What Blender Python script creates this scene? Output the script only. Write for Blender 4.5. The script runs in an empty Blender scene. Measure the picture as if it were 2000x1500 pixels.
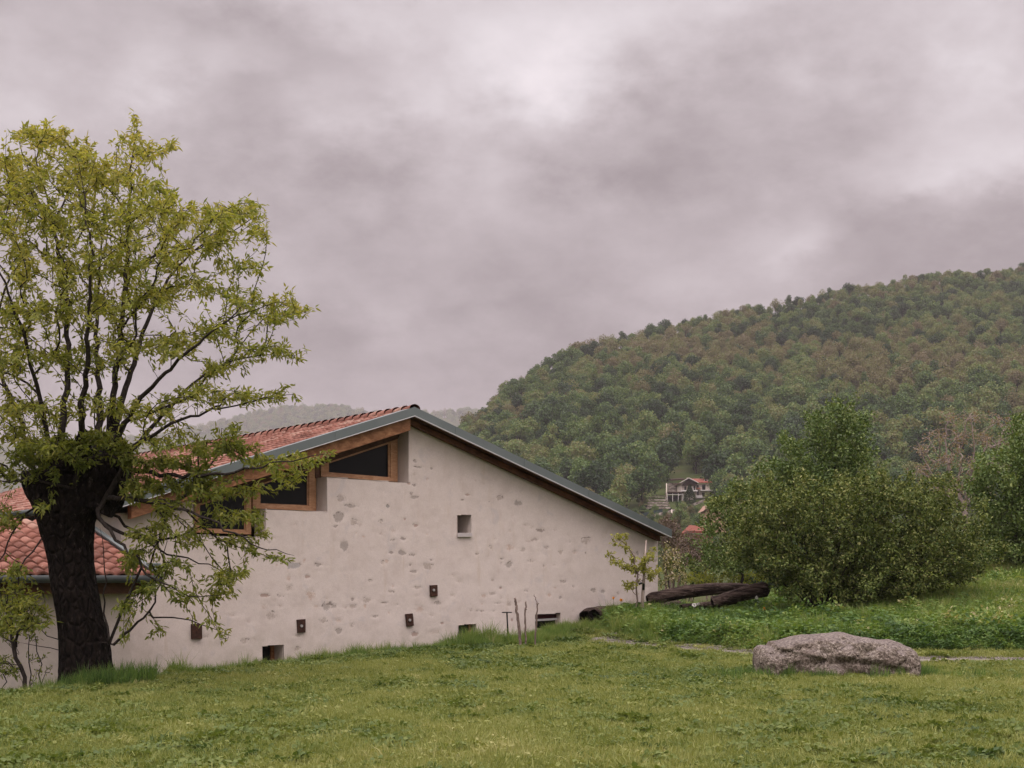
import bpy, math, random
import numpy as np
from mathutils import Vector, noise as mnoise
from math import radians as R

SC = bpy.context.scene
COL = SC.collection
F = 2864.0            # focal length of the photograph in its own pixels
EYE = 1.6

# ------------------------------------------------------------------ camera
cam = bpy.data.cameras.new('camera')
co = bpy.data.objects.new('camera', cam); COL.objects.link(co)
co.location = (0, 0, EYE); co.rotation_euler = (R(90), 0, 0)
cam.sensor_width = 36; cam.lens = 36 * F / 2000; cam.shift_y = 380 / 2000
cam.clip_start = 0.1; cam.clip_end = 9000
SC.camera = co

# ------------------------------------------------------------------ exposure, sampling
SC.view_settings.view_transform = 'Standard'
SC.view_settings.look = 'None'
SC.view_settings.gamma = 1.0
SC.view_settings.exposure = 0.38
SC.render.engine = 'CYCLES'
cy = SC.cycles
cy.max_bounces = 6; cy.diffuse_bounces = 2; cy.glossy_bounces = 2
cy.transmission_bounces = 4; cy.volume_bounces = 1; cy.transparent_max_bounces = 4
cy.use_denoising = True; cy.denoiser = "OPENIMAGEDENOISE"; cy.denoising_input_passes = "RGB_ALBEDO_NORMAL"; cy.denoising_prefilter = "ACCURATE"
cy.caustics_reflective = False; cy.caustics_refractive = False
cy.sample_clamp_indirect = 6

# ------------------------------------------------------------------ node helpers
class NT:
    def __init__(s, tree): s.t = tree; s.n = tree.nodes; s.l = tree.links
    def node(s, kind, **kw):
        n = s.n.new(kind)
        for k, v in kw.items(): setattr(n, k, v)
        return n
    def put(s, sock, v):
        if v is None: return
        if hasattr(v, 'is_output'): s.l.new(v, sock)
        else:
            if isinstance(v, (tuple, list)) and len(v) == 3 and sock.type == 'RGBA': v = (*v, 1)
            sock.default_value = v
    def math(s, op, a, b=None, c=None, clamp=False):
        n = s.node('ShaderNodeMath', operation=op, use_clamp=clamp)
        s.put(n.inputs[0], a); s.put(n.inputs[1], b); s.put(n.inputs[2], c)
        return n.outputs[0]
    def mix(s, f, a, b, mode='MIX'):
        n = s.node('ShaderNodeMix', data_type='RGBA', blend_type=mode)
        s.put(n.inputs[0], f); s.put(n.inputs[6], a); s.put(n.inputs[7], b)
        return n.outputs[2]
    def noise(s, vec, scale, detail=4, rough=.55, out=0, dist=0.0):
        n = s.node('ShaderNodeTexNoise')
        s.put(n.inputs['Vector'], vec)
        n.inputs['Scale'].default_value = scale; n.inputs['Detail'].default_value = detail
        n.inputs['Roughness'].default_value = rough; n.inputs['Distortion'].default_value = dist
        return n.outputs[out]
    def vor(s, vec, scale, feature='F1', out=0):
        n = s.node('ShaderNodeTexVoronoi', feature=feature)
        s.put(n.inputs['Vector'], vec); n.inputs['Scale'].default_value = scale
        return n.outputs[out]
    def ramp(s, f, stops, interp='LINEAR'):
        n = s.node('ShaderNodeValToRGB'); s.put(n.inputs[0], f)
        e = n.color_ramp.elements; n.color_ramp.interpolation = interp
        while len(e) < len(stops): e.new(.5)
        for el, (p, c) in zip(e, stops):
            el.position = p; el.color = (*c, 1) if len(c) == 3 else c
        return n.outputs[0]
    def smooth(s, v, a, b, lo=0.0, hi=1.0):
        n = s.node('ShaderNodeMapRange', interpolation_type='SMOOTHSTEP')
        s.put(n.inputs[0], v)
        for i, x in enumerate((a, b, lo, hi)): n.inputs[i + 1].default_value = x
        return n.outputs[0]
    def attr(s, name, typ='GEOMETRY', out='Fac'):
        n = s.node('ShaderNodeAttribute', attribute_name=name, attribute_type=typ)
        return n.outputs[out]
    def pos(s): return s.node('ShaderNodeNewGeometry').outputs['Position']
    def objc(s): return s.node('ShaderNodeTexCoord').outputs['Object']
    def scale(s, v, xyz):
        n = s.node('ShaderNodeMapping'); s.put(n.inputs[0], v); n.inputs['Scale'].default_value = xyz
        return n.outputs[0]
    def bump(s, h, strength=.5, dist=.02):
        n = s.node('ShaderNodeBump'); s.put(n.inputs['Height'], h)
        n.inputs['Strength'].default_value = strength; n.inputs['Distance'].default_value = dist
        return n.outputs[0]

def new_mat(name):
    m = bpy.data.materials.new(name); m.use_nodes = True
    m.node_tree.nodes.clear()
    t = NT(m.node_tree)
    out = t.node('ShaderNodeOutputMaterial')
    return m, t, out

def pbr(name, build):
    """build(t) returns dict(color, rough, normal, metal, spec)"""
    m, t, out = new_mat(name)
    p = t.node('ShaderNodeBsdfPrincipled')
    d = build(t)
    t.put(p.inputs['Base Color'], d.get('color')); t.put(p.inputs['Roughness'], d.get('rough', .8))
    t.put(p.inputs['Normal'], d.get('normal')); t.put(p.inputs['Metallic'], d.get('metal', 0.0))
    t.put(p.inputs['Specular IOR Level'], d.get('spec', .3))
    t.l.new(p.outputs[0], out.inputs[0])
    return m

# ------------------------------------------------------------------ world: overcast cloud deck
SUN_EL, SUN_AZ = 58, 205
W = bpy.data.worlds.new('World'); SC.world = W; W.use_nodes = True
W.node_tree.nodes.clear()
t = NT(W.node_tree)
wo = t.node('ShaderNodeOutputWorld'); bg = t.node('ShaderNodeBackground')
t.l.new(bg.outputs[0], wo.inputs[0])
sky = t.node('ShaderNodeTexSky', sky_type='NISHITA', sun_disc=False)
sky.sun_elevation = R(SUN_EL); sky.sun_rotation = R(SUN_AZ)
gen = t.node('ShaderNodeTexCoord').outputs['Generated']
sep = t.node('ShaderNodeSeparateXYZ'); t.l.new(gen, sep.inputs[0])
sx, sy, sz = sep.outputs
# cloud deck coordinates: the direction carried up to a flat layer, so clouds close up towards the horizon
den = t.math('ADD', t.math('MAXIMUM', sz, 0.0), 0.30)
cmb = t.node('ShaderNodeCombineXYZ')
t.put(cmb.inputs[0], t.math('DIVIDE', sx, den)); t.put(cmb.inputs[1], t.math('DIVIDE', sy, den)); cmb.inputs[2].default_value = 1.7
deck = cmb.outputs[0]
n1 = t.noise(deck, 1.6, 6, .52, dist=.3)
gen2 = t.scale(gen, (1, 1, 1.7))
n2 = t.noise(gen2, 6.5, 7, .58)
n3 = t.noise(gen2, 17.0, 6, .62)
wob = t.noise(deck, 2.0, 5, .6)
az = t.math('ARCTAN2', sx, sy); el = t.math('ARCSINE', sz)
az = t.math('ADD', az, t.math('MULTIPLY_ADD', wob, .22, -.11))
el = t.math('ADD', el, t.math('MULTIPLY_ADD', n2, .14, -.07))
def spot(px, py, wx, wy, amp):
    a0 = math.atan((px - 1000) / F); e0 = math.atan((1130 - py) / F * math.cos(a0))
    a = t.math('DIVIDE', t.math('SUBTRACT', az, a0), wx / F)
    e = t.math('DIVIDE', t.math('SUBTRACT', el, e0), wy / F)
    r2 = t.math('ADD', t.math('MULTIPLY', a, a), t.math('MULTIPLY', e, e))
    return t.math('MULTIPLY', t.math('EXPONENT', t.math('MULTIPLY', r2, -1.0)), amp)
SPOTS = [(1023, 54, 260, 95, .14), (1103, 134, 210, 80, .13), (809, 207, 90, 50, .12), (648, 241, 80, 55, .09), (380, 147, 140, 50, .10), (1906, 335, 140, 85, .20), (1491, 462, 80, 28, .10),
         (1946, 80, 200, 120, .12), (1300, 30, 200, 90, .06), (675, 602, 130, 30, .045), (60, 250, 160, 120, .07),
         (742, 415, 330, 100, -.085), (1170, 228, 200, 60, -.06), (1170, 375, 200, 70, -.08), (1639, 428, 110, 65, -.09), (1572, 241, 200, 110, -.05), (1973, 435, 80, 35, -.10),
         (541, 80, 200, 55, -.07), (527, 187, 80, 40, -.05), (1786, 402, 80, 25, -.07), (1800, 500, 200, 40, -.03)]
acc = t.smooth(sz, .05, .36, .268, .455)
for s_ in SPOTS: acc = t.math('ADD', spot(*s_[:4], s_[4] * 1.0), acc)
acc = t.math('ADD', acc, t.math('MULTIPLY_ADD', n1, .07, -.035))
acc = t.math('ADD', acc, t.math('MULTIPLY_ADD', t.smooth(n2, .32, .68), .16, -.08))
acc = t.math('ADD', acc, t.math('MULTIPLY_ADD', t.smooth(n3, .25, .75), .085, -.0425))
# an overcast sky is brightest overhead and on the side of the hidden sun
zen = t.smooth(sz, .36, .9, 0.0, 2.1)
behind = t.smooth(sy, .35, -.6, 0.0, .42)
lum = t.math('ADD', acc, t.math('ADD', zen, t.math('MULTIPLY', behind, t.smooth(sz, -.02, .3))))
tintc = t.ramp(acc, [(.20, (1.0, .832, .862)), (.62, (1.0, .915, .95))])
cl = t.node('ShaderNodeVectorMath', operation='SCALE'); t.l.new(tintc, cl.inputs[0]); t.put(cl.inputs['Scale'], lum)
sk = t.node('ShaderNodeVectorMath', operation='SCALE'); t.l.new(sky.outputs[0], sk.inputs[0]); sk.inputs['Scale'].default_value = .06
full = t.mix(.95, sk.outputs[0], cl.outputs[0])
t.l.new(full, bg.inputs[0]); bg.inputs[1].default_value = 1.0

# ------------------------------------------------------------------ sun behind the overcast
sl = bpy.data.lights.new('sun', 'SUN'); sl.energy = .6; sl.angle = R(30); sl.color = (1, .96, .9)
so = bpy.data.objects.new('sun', sl); COL.objects.link(so)
_a, _e = R(SUN_AZ), R(SUN_EL)
sd = Vector((math.sin(_a) * math.cos(_e), math.cos(_a) * math.cos(_e), math.sin(_e)))
so.rotation_euler = sd.to_track_quat('Z', 'Y').to_euler()

# ------------------------------------------------------------------ mesh helpers
rng = np.random.default_rng(7)
WLOC = {}
def _finish(name, me, mats, parent, smooth):
    for m in (mats if isinstance(mats, (list, tuple)) else [mats]): me.materials.append(m)
    if smooth: me.polygons.foreach_set('use_smooth', np.ones(len(me.polygons), dtype=bool))
    o = bpy.data.objects.new(name, me)
    WLOC[o.name] = Vector((0, 0, 0))
    if parent is not None: o.parent = parent
    COL.objects.link(o)
    return o

def ploc(parent):
    v = Vector((0, 0, 0))
    while parent is not None: v = v + parent.location; parent = parent.parent
    return np.array(v)

def fast_mesh(name, V, Fa, attrs=None):
    V = np.ascontiguousarray(V, dtype=np.float32); Fa = np.ascontiguousarray(Fa, dtype=np.int32)
    me = bpy.data.meshes.new(name); k = Fa.shape[1]
    me.vertices.add(len(V)); me.vertices.foreach_set('co', V.ravel())
    me.loops.add(Fa.size); me.loops.foreach_set('vertex_index', Fa.ravel())
    me.polygons.add(len(Fa)); me.polygons.foreach_set('loop_start', np.arange(0, Fa.size, k, dtype=np.int32))
    for nm, arr in (attrs or {}).items():
        arr = np.asarray(arr, dtype=np.float32)
        if arr.ndim == 1:
            a = me.attributes.new(nm, 'FLOAT', 'POINT'); a.data.foreach_set('value', arr)
        else:
            a = me.attributes.new(nm, 'FLOAT_COLOR', 'POINT'); a.data.foreach_set('color', arr.ravel())
    me.update(calc_edges=True)
    return me

def fast(name, V, Fa, mats, parent=None, attrs=None, smooth=False, mi=None):
    me = fast_mesh(name, np.asarray(V) - ploc(parent), Fa, attrs)
    o = _finish(name, me, mats, parent, smooth)
    if mi is not None: me.polygons.foreach_set('material_index', np.asarray(mi, dtype=np.int32))
    return o

class MB:
    """collects polygons of mixed size, in world coordinates"""
    def __init__(s): s.V = []; s.F = []; s.M = []
    def add(s, V, Fs, m=0):
        b = len(s.V); s.V += [tuple(map(float, v)) for v in V]
        s.F += [tuple(b + i for i in f) for f in Fs]; s.M += [m] * len(Fs)
        return s
    def prism(s, A, B, m=0):
        """A, B: matching polygons (front, back)"""
        n = len(A)
        return s.add(list(A) + list(B), [tuple(range(n)), tuple(range(2 * n - 1, n - 1, -1))] +
                     [(i, i + n, (i + 1) % n + n, (i + 1) % n) for i in range(n)], m)
    def box(s, c, h, ax=None, m=0):
        c = np.array(c); ax = np.eye(3) if ax is None else np.array(ax)
        q = [c + ax[0] * h[0] * i + ax[1] * h[1] * j + ax[2] * h[2] * k for k in (-1, 1) for (i, j) in ((-1, -1), (1, -1), (1, 1), (-1, 1))]
        return s.prism(q[4:], q[:4], m)
    def tube(s, pts, rad, k=8, cap=True, m=0):
        V, Fa = tube_arrays(np.array(pts, float), np.array(rad, float) * np.ones(len(pts)), k)
        Fs = [tuple(f) for f in Fa]
        n = len(pts)
        if cap: Fs += [tuple(range(k - 1, -1, -1)), tuple(range((n - 1) * k, n * k))]
        return s.add(V, Fs, m)
    def build(s, name, mats, parent=None, smooth=False, bevel=0, fix=True):
        me = bpy.data.meshes.new(name)
        off = ploc(parent)
        me.from_pydata([tuple(np.array(v) - off) for v in s.V], [], s.F)
        o = _finish(name, me, mats, parent, False)
        me.polygons.foreach_set('material_index', np.array(s.M, dtype=np.int32))
        if fix:
            import bmesh
            bm = bmesh.new(); bm.from_mesh(me); bmesh.ops.recalc_face_normals(bm, faces=bm.faces); bm.to_mesh(me); bm.free()
        if smooth: me.polygons.foreach_set('use_smooth', np.ones(len(me.polygons), dtype=bool))
        if bevel:
            b = o.modifiers.new('bevel', 'BEVEL'); b.width = bevel; b.segments = 2; b.limit_method = 'ANGLE'
        me.update()
        return o

def tube_arrays(P, r, k):
    n = len(P)
    T = np.gradient(P, axis=0); T /= np.linalg.norm(T, axis=1)[:, None] + 1e-9
    up = np.array([0, 0, 1.]) if abs(T[0][2]) < .9 else np.array([1., 0, 0])
    N = np.cross(T[0], up); N /= np.linalg.norm(N)
    ang = np.arange(k) * 2 * math.pi / k; ca, sa = np.cos(ang)[:, None], np.sin(ang)[:, None]
    V = np.zeros((n, k, 3))
    for i in range(n):
        N = N - T[i] * np.dot(N, T[i]); N /= np.linalg.norm(N) + 1e-9
        B = np.cross(T[i], N)
        V[i] = P[i] + r[i] * (ca * N + sa * B)
    a = np.arange(n - 1)[:, None] * k + np.arange(k)[None]; b = np.arange(n - 1)[:, None] * k + (np.arange(k)[None] + 1) % k
    Fa = np.stack([a, b, b + k, a + k], -1).reshape(-1, 4)
    return V.reshape(-1, 3), Fa

def thing(name, label, cat, loc=(0, 0, 0), group=None):
    o = bpy.data.objects.new(name, None); COL.objects.link(o)
    o.empty_display_size = .2; o.location = loc
    return tag(o, label, cat, group)
def tag(o, label=None, cat=None, group=None, kind=None):
    if label: o['label'] = label
    if cat: o['category'] = cat
    if group: o['group'] = group
    if kind: o['kind'] = kind
    return o

def P3(px, py, D):
    return np.array(((px - 1000) / F * D, D, EYE + (1130 - py) / F * D))
def sstep(a, b, x):
    t_ = np.clip((np.asarray(x, float) - a) / (b - a), 0, 1); return t_ * t_ * (3 - 2 * t_)

_hp = np.random.default_rng(99).random((64, 64))
def vnoise(x, y, s=1.0):
    """smooth 2-D value noise, 0..1, arrays"""
    x = np.asarray(x, float) * s; y = np.asarray(y, float) * s
    i, j = np.floor(x).astype(int), np.floor(y).astype(int); u, v = x - i, y - j
    u = u * u * (3 - 2 * u); v = v * v * (3 - 2 * v)
    g = lambda a, b: _hp[a % 64, b % 64]
    return (g(i, j) * (1 - u) + g(i + 1, j) * u) * (1 - v) + (g(i, j + 1) * (1 - u) + g(i + 1, j + 1) * u) * v
def fnoise(x, y, s=1.0, o=4):
    r, a, tot = 0, 1, 0
    for k in range(o): r = r + a * vnoise(np.asarray(x) + 17.3 * k, np.asarray(y) - 9.1 * k, s * 2 ** k); tot += a; a *= .5
    return r / tot

# ------------------------------------------------------------------ materials
def plaster_build(t):
    p = t.pos()
    lo = t.noise(p, .55, 4, .6); mid = t.noise(p, 3.2, 5, .6); fine = t.noise(p, 34, 4, .65)
    base = t.mix(lo, (.585, .51, .462), (.675, .60, .545))
    base = t.mix(t.smooth(mid, .42, .75, 0, .7), base, (.53, .455, .405))
    trow = t.noise(t.scale(p, (1.6, 1.6, .22)), 3.4, 5, .7)
    base = t.mix(t.smooth(trow, .55, .78, 0, .5), base, (.49, .385, .285))
    gp = t.noise(p, 2.1, 5, .7, dist=.6)
    base = t.mix(t.smooth(gp, .55, .70, 0, .5), base, (.455, .425, .42))
    spk = t.math('MULTIPLY', t.smooth(t.noise(p, 46, 3, .6), .66, .72), t.smooth(t.noise(p, 1.3, 3), .42, .6))
    base = t.mix(t.math('MULTIPLY', spk, .45), base, (.30, .28, .28))
    base = t.mix(t.smooth(fine, .3, .72, 0, .45), base, (.49, .42, .37))
    zz_ = t.node('ShaderNodeSeparateXYZ'); t.l.new(p, zz_.inputs[0])
    damp = t.math('MULTIPLY', t.smooth(t.math('ADD', zz_.outputs[2], t.math('MULTIPLY_ADD', lo, -1.2, .6)), .75, -.1), t.smooth(mid, .25, .65, .15, .5))
    base = t.mix(damp, base, (.40, .355, .29))
    # stones showing through: mask and colour stored on the wall
    mask = t.attr('stone'); sc_ = t.attr('scol', out='Color')
    sv = t.noise(p, 55, 4, .7)
    stone = t.mix(1.0, sc_, t.ramp(sv, [(.3, (.35, .35, .36)), (.5, (.95, .93, .9)), (.68, (1.35, 1.3, 1.25))]), 'MULTIPLY')
    m2 = t.smooth(t.math('ADD', mask, t.math('MULTIPLY_ADD', t.noise(p, 19, 6, .78), 1.7, -.85)), .40, .78)
    m2 = t.math('MULTIPLY', t.math('MULTIPLY', m2, .5), t.smooth(mask, .05, .3))
    col = t.mix(m2, base, stone)
    ckm = t.smooth(t.math('ADD', t.attr('crack_shade'), t.math('MULTIPLY_ADD', t.noise(p, 30, 5, .75), 1.1, -.55)), .38, .72)
    ckm = t.math('MULTIPLY', t.math('MULTIPLY', ckm, .62), t.smooth(t.attr('crack_shade'), .05, .3))
    col = t.mix(ckm, col, (.10, .078, .062))  # cracks and the shadow at upper stone edges, put into the colour
    h = t.math('ADD', t.math('MULTIPLY', mid, .6), t.math('MULTIPLY', fine, .25))
    h = t.math('SUBTRACT', h, t.math('MULTIPLY', m2, t.math('MULTIPLY_ADD', sv, -.8, .75)))
    return dict(color=col, rough=.92, normal=t.bump(h, .4, .02), spec=.15)
M_PLASTER = pbr('plaster', plaster_build)

def wood_build(a, b, sc=(1, 1, 1), scale=9, rough=.65):
    def f(t):
        p = t.scale(t.pos(), sc)
        g = t.noise(p, scale, 6, .65, dist=.5); l = t.noise(t.pos(), 1.4, 3)
        c = t.mix(t.smooth(g, .35, .7), a, b)
        c = t.mix(t.smooth(l, .4, .75, 0, .5), c, tuple(x * .6 for x in a))
        return dict(color=c, rough=rough, normal=t.bump(g, .35, .01), spec=.25)
    return f
M_WOOD = pbr('warm_timber', wood_build((.20, .085, .036), (.40, .20, .098), (1, 1, 2.2), 6))
M_WOODF = pbr('window_timber', wood_build((.42, .22, .11), (.58, .35, .205), (1, 1, 3), 8))
M_SOFFIT = pbr('soffit_boards', wood_build((.075, .03, .013), (.16, .064, .026), (1, 1, 1), 5, .75))
M_LINTEL = pbr('dark_timber', wood_build((.07, .030, .014), (.13, .060, .028), (1, 1, 2), 6))
M_METAL = pbr('grey_sheet_metal', lambda t: dict(
    color=t.mix(t.noise(t.pos(), 1.1, 4), (.125, .155, .15), (.19, .215, .21)), rough=t.smooth(t.noise(t.pos(), 3, 4), .3, .7, .34, .52), metal=.55, spec=.5,
    normal=t.bump(t.noise(t.pos(), 2.5, 3), .08, .02)))
M_METALL = pbr('bright_metal_edge', lambda t: dict(color=t.mix(t.noise(t.pos(), 4, 3), (.5, .5, .5), (.68, .67, .66)), rough=.45, metal=.3))
M_GUTTER = pbr('painted_gutter', lambda t: dict(color=t.mix(t.noise(t.pos(), 3, 4), (.045, .058, .056), (.085, .095, .092)), rough=.45, metal=.4))
def tile_build(t):
    tv = t.attr('tint'); p = t.pos()
    c = t.ramp(tv, [(0, (.10, .042, .030)), (.35, (.185, .074, .052)), (.7, (.26, .115, .083)), (1, (.33, .215, .165))])
    st = t.noise(p, 5.5, 6, .7)
    c = t.mix(t.smooth(st, .52, .75, 0, .65), c, (.13, .095, .075))
    c = t.mix(t.smooth(t.noise(p, 14, 4, .7), .6, .72, 0, .45), c, (.42, .36, .29))
    return dict(color=c, rough=.85, normal=t.bump(t.noise(p, 40, 4, .6), .3, .01), spec=.2)
M_TILE = pbr('terracotta_tiles', tile_build)
M_GLASS = pbr('dark_window_glass', lambda t: dict(color=t.mix(t.noise(t.pos(), 1.2, 2), (.004, .0045, .004), (.013, .013, .012)), rough=.12, spec=.14))
M_GLASSG = pbr('greenish_window_glass', lambda t: dict(color=t.mix(t.noise(t.pos(), 2, 2), (.012, .028, .026), (.03, .055, .048)), rough=.08, spec=.5))
M_RUST = pbr('rusty_iron', lambda t: dict(color=t.ramp(t.noise(t.pos(), 14, 6, .7), [(.3, (.022, .012, .009)), (.55, (.055, .024, .015)), (.75, (.105, .042, .022))]), rough=.8, metal=.2, normal=t.bump(t.noise(t.pos(), 50, 4), .4, .01)))
M_BOLT = pbr('steel_bolt', lambda t: dict(color=t.mix(t.noise(t.pos(), 60, 2), (.35, .33, .32), (.6, .58, .56)), rough=.4, metal=.6))
M_BLACK = pbr('black_painted_steel', lambda t: dict(color=t.mix(t.noise(t.pos(), 30, 3), (.008, .008, .009), (.02, .02, .02)), rough=.5))
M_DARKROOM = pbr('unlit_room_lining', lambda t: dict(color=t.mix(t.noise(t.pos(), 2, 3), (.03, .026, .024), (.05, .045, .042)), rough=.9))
M_WHITEP = pbr('white_painted_bar', lambda t: dict(color=t.mix(t.noise(t.pos(), 20, 3), (.55, .54, .54), (.68, .67, .66)), rough=.6))
M_MAROON = pbr('maroon_panel', lambda t: dict(color=t.mix(t.noise(t.pos(), 8, 4), (.05, .012, .014), (.085, .02, .022)), rough=.6))

def bark_build(a, b, c, sc=9, z=.45, bd=.04):
    def f(t):
        p = t.scale(t.objc(), (1, 1, z))
        v = t.vor(p, sc, 'DISTANCE_TO_EDGE'); n = t.noise(p, sc * 1.6, 6, .7)
        g = t.noise(t.objc(), 2.2, 4, .6)
        col = t.mix(t.smooth(n, .3, .7), a, b)
        col = t.mix(t.math('MULTIPLY', t.smooth(n, .55, .72), t.smooth(g, .45, .62)), col, c)
        h = t.math('ADD', t.math('MULTIPLY', t.smooth(v, 0, .22), .7), t.math('MULTIPLY', n, .6))
        return dict(color=col, rough=.95, normal=t.bump(h, 1.0, bd), spec=.1)
    return f
M_BARK = pbr('dark_fissured_bark', bark_build((.005, .004, .0035), (.022, .016, .013), (.14, .115, .105), 10, .5, .08))
M_LIMB = pbr('smooth_limb_bark', bark_build((.020, .016, .014), (.052, .043, .037), (.10, .085, .078), 16, .3, .008))
M_GREYTWIG = pbr('grey_brown_twigs', bark_build((.17, .135, .12), (.32, .26, .235), (.45, .38, .35), 14, .4, .008))
M_STAKE = pbr('peeling_stick_bark', bark_build((.10, .072, .058), (.22, .165, .14), (.34, .28, .25), 22, .35, .006))
M_STAKEW = pbr('pale_stake_wood', wood_build((.26, .20, .165), (.42, .345, .30), (1, 1, .2), 30, .8))
def log_build(t):
    p = t.objc()
    n = t.noise(t.scale(p, (.35, 2.6, 2.6)), 5, 7, .75, dist=.8); g = t.noise(p, 1.5, 4)
    c = t.ramp(n, [(.36, (.006, .004, .004)), (.46, (.040, .026, .021)), (.56, (.11, .076, .062)), (.68, (.30, .23, .20))])
    c = t.mix(t.smooth(g, .5, .75, 0, .5), c, (.085, .06, .052))
    return dict(color=c, rough=.9, normal=t.bump(n, 1.0, .14), spec=.12)
M_LOG = pbr('weathered_log', log_build)
M_LOGD = pbr('dark_log_end', lambda t: dict(color=t.mix(t.noise(t.objc(), 12, 5), (.004, .003, .003), (.02, .014, .012)), rough=.95, normal=t.bump(t.noise(t.objc(), 14, 5), .8, .03), spec=.08))  # near-black colour for log ends and their set-back faces
def boulder_build(t):
    p = t.objc()
    n = t.noise(p, 2.1, 6, .65); f_ = t.noise(p, 21, 6, .8); v = t.vor(p, 30)
    c = t.ramp(f_, [(.36, (.018, .016, .014)), (.45, (.135, .108, .085)), (.54, (.285, .238, .193)), (.66, (.51, .452, .39))])
    nz = t.node('ShaderNodeSeparateXYZ'); t.l.new(t.node('ShaderNodeNewGeometry').outputs['Normal'], nz.inputs[0])
    dust = t.math('MULTIPLY', t.smooth(nz.outputs[2], .5, .9), .38)          # pale lichen crust on the top
    c = t.mix(dust, c, (.27, .235, .23))
    c = t.mix(t.smooth(n, .45, .7, 0, .45), c, (.14, .10, .082))
    h = t.math('ADD', t.math('MULTIPLY', f_, .8), t.math('ADD', t.math('MULTIPLY', v, .35), t.math('MULTIPLY', n, .8)))
    return dict(color=c, rough=.95, normal=t.bump(h, 1.0, .07), spec=.12)
M_BOULDER = pbr('coarse_granite', boulder_build)

def leaf_mat(name, stops, trans=.45, src='GEOMETRY', gloss=.25, bcast=1.0):
    m, t, out = new_mat(name)
    v = t.attr('tint', 'GEOMETRY')
    if src == 'INSTANCER':
        v = t.math('ADD', t.math('MULTIPLY', t.math('SUBTRACT', v, .5), .45), t.attr('itint', 'INSTANCER'))
    elif src == 'OBJECT':
        oi = t.node('ShaderNodeObjectInfo'); sp = t.node('ShaderNodeSeparateColor'); t.l.new(oi.outputs['Color'], sp.inputs[0])
        v = t.math('ADD', t.math('MULTIPLY', t.math('SUBTRACT', v, .5), .45), sp.outputs[0])
    c = t.ramp(v, stops)
    p = t.node('ShaderNodeBsdfPrincipled'); t.put(p.inputs['Base Color'], c)
    p.inputs['Roughness'].default_value = .55; p.inputs['Specular IOR Level'].default_value = gloss
    tr = t.node('ShaderNodeBsdfTranslucent')
    t.put(tr.inputs[0], t.mix(1.0, c, (1.15, 1.15, .55), 'MULTIPLY'))
    mx = t.node('ShaderNodeMixShader'); mx.inputs[0].default_value = trans
    t.l.new(p.outputs[0], mx.inputs[1]); t.l.new(tr.outputs[0], mx.inputs[2]); t.l.new(mx.outputs[0], out.inputs[0])
    return m
M_LEAF = leaf_mat('spring_tree_leaves', [(0, (.085, .12, .024)), (.35, (.18, .21, .045)), (.7, (.31, .30, .070)), (1, (.44, .36, .12))], .5)
M_BUSH = leaf_mat('olive_bush_leaves', [(0, (.022, .038, .010)), (.4, (.078, .110, .028)), (.75, (.165, .195, .056)), (1, (.245, .245, .095))], .2, gloss=.12)
M_GREENTREE = leaf_mat('mid_green_leaves', [(0, (.038, .066, .018)), (.5, (.092, .145, .036)), (1, (.21, .25, .080))], .22)
M_DARKTREE = leaf_mat('deep_green_leaves', [(0, (.018, .034, .012)), (.5, (.038, .066, .02)), (1, (.075, .11, .035))], .3)
M_SAPLEAF = leaf_mat('pale_sapling_leaves', [(0, (.16, .18, .03)), (.5, (.26, .27, .055)), (1, (.38, .36, .11))], .45)
M_SCRUB = leaf_mat('dry_scrub_leaves', [(0, (.06, .045, .03)), (.6, (.11, .085, .055)), (1, (.14, .13, .06))], .3)
M_BLOSSOM = leaf_mat('blossom_and_leaves', [(0, (.10, .12, .03)), (.55, (.17, .16, .05)), (.7, (.45, .38, .27)), (1, (.62, .54, .43))], .35)
M_RUSTLEAF = leaf_mat('rusty_young_leaves', [(0, (.17, .125, .09)), (.6, (.26, .19, .135)), (1, (.29, .26, .15))], .35)
FOREST = [(0, (.014, .034, .014)), (.22, (.052, .096, .030)), (.42, (.115, .180, .050)), (.55, (.175, .200, .066)), (.7, (.165, .152, .066)), (.85, (.148, .124, .064)), (1, (.18, .148, .086))]
M_FORI = leaf_mat('forest_canopy', FOREST, .3, 'INSTANCER')
M_FORO = leaf_mat('hill_tree_canopy', FOREST, .3, 'OBJECT')
LAWN = [(0, (.048, .086, .022)), (.3, (.122, .165, .038)), (.55, (.212, .236, .062)), (.8, (.265, .285, .090)), (1, (.34, .33, .13))]
M_LAWN = leaf_mat('lawn_blades', LAWN, .3, 'INSTANCER')
WEED = [(0, (.030, .066, .020)), (.35, (.080, .150, .036)), (.65, (.150, .225, .052)), (.9, (.24, .285, .080)), (1, (.36, .33, .17))]
M_WEED = leaf_mat('weed_leaves', WEED, .35, 'INSTANCER')

M_SOIL = pbr('turf_soil', lambda t: dict(color=t.ramp(t.noise(t.pos(), 2.2, 6, .7), [(.3, (.030, .040, .012)), (.55, (.055, .066, .018)), (.75, (.085, .075, .035))]), rough=1.0, normal=t.bump(t.noise(t.pos(), 12, 5), .6, .04), spec=.05))
M_HILL = pbr('forest_floor', lambda t: dict(color=t.ramp(t.noise(t.pos(), .03, 6, .7), [(.35, (.035, .05, .016)), (.55, (.055, .068, .022)), (.7, (.075, .06, .035))]), rough=1.0, spec=.05))
M_GRAVEL = pbr('pale_gravel', lambda t: dict(color=t.ramp(t.noise(t.pos(), 26, 5, .8), [(.3, (.085, .075, .058)), (.5, (.19, .165, .135)), (.72, (.31, .28, .245))]), rough=.95, normal=t.bump(t.vor(t.pos(), 38), .8, .02), spec=.1))

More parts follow.
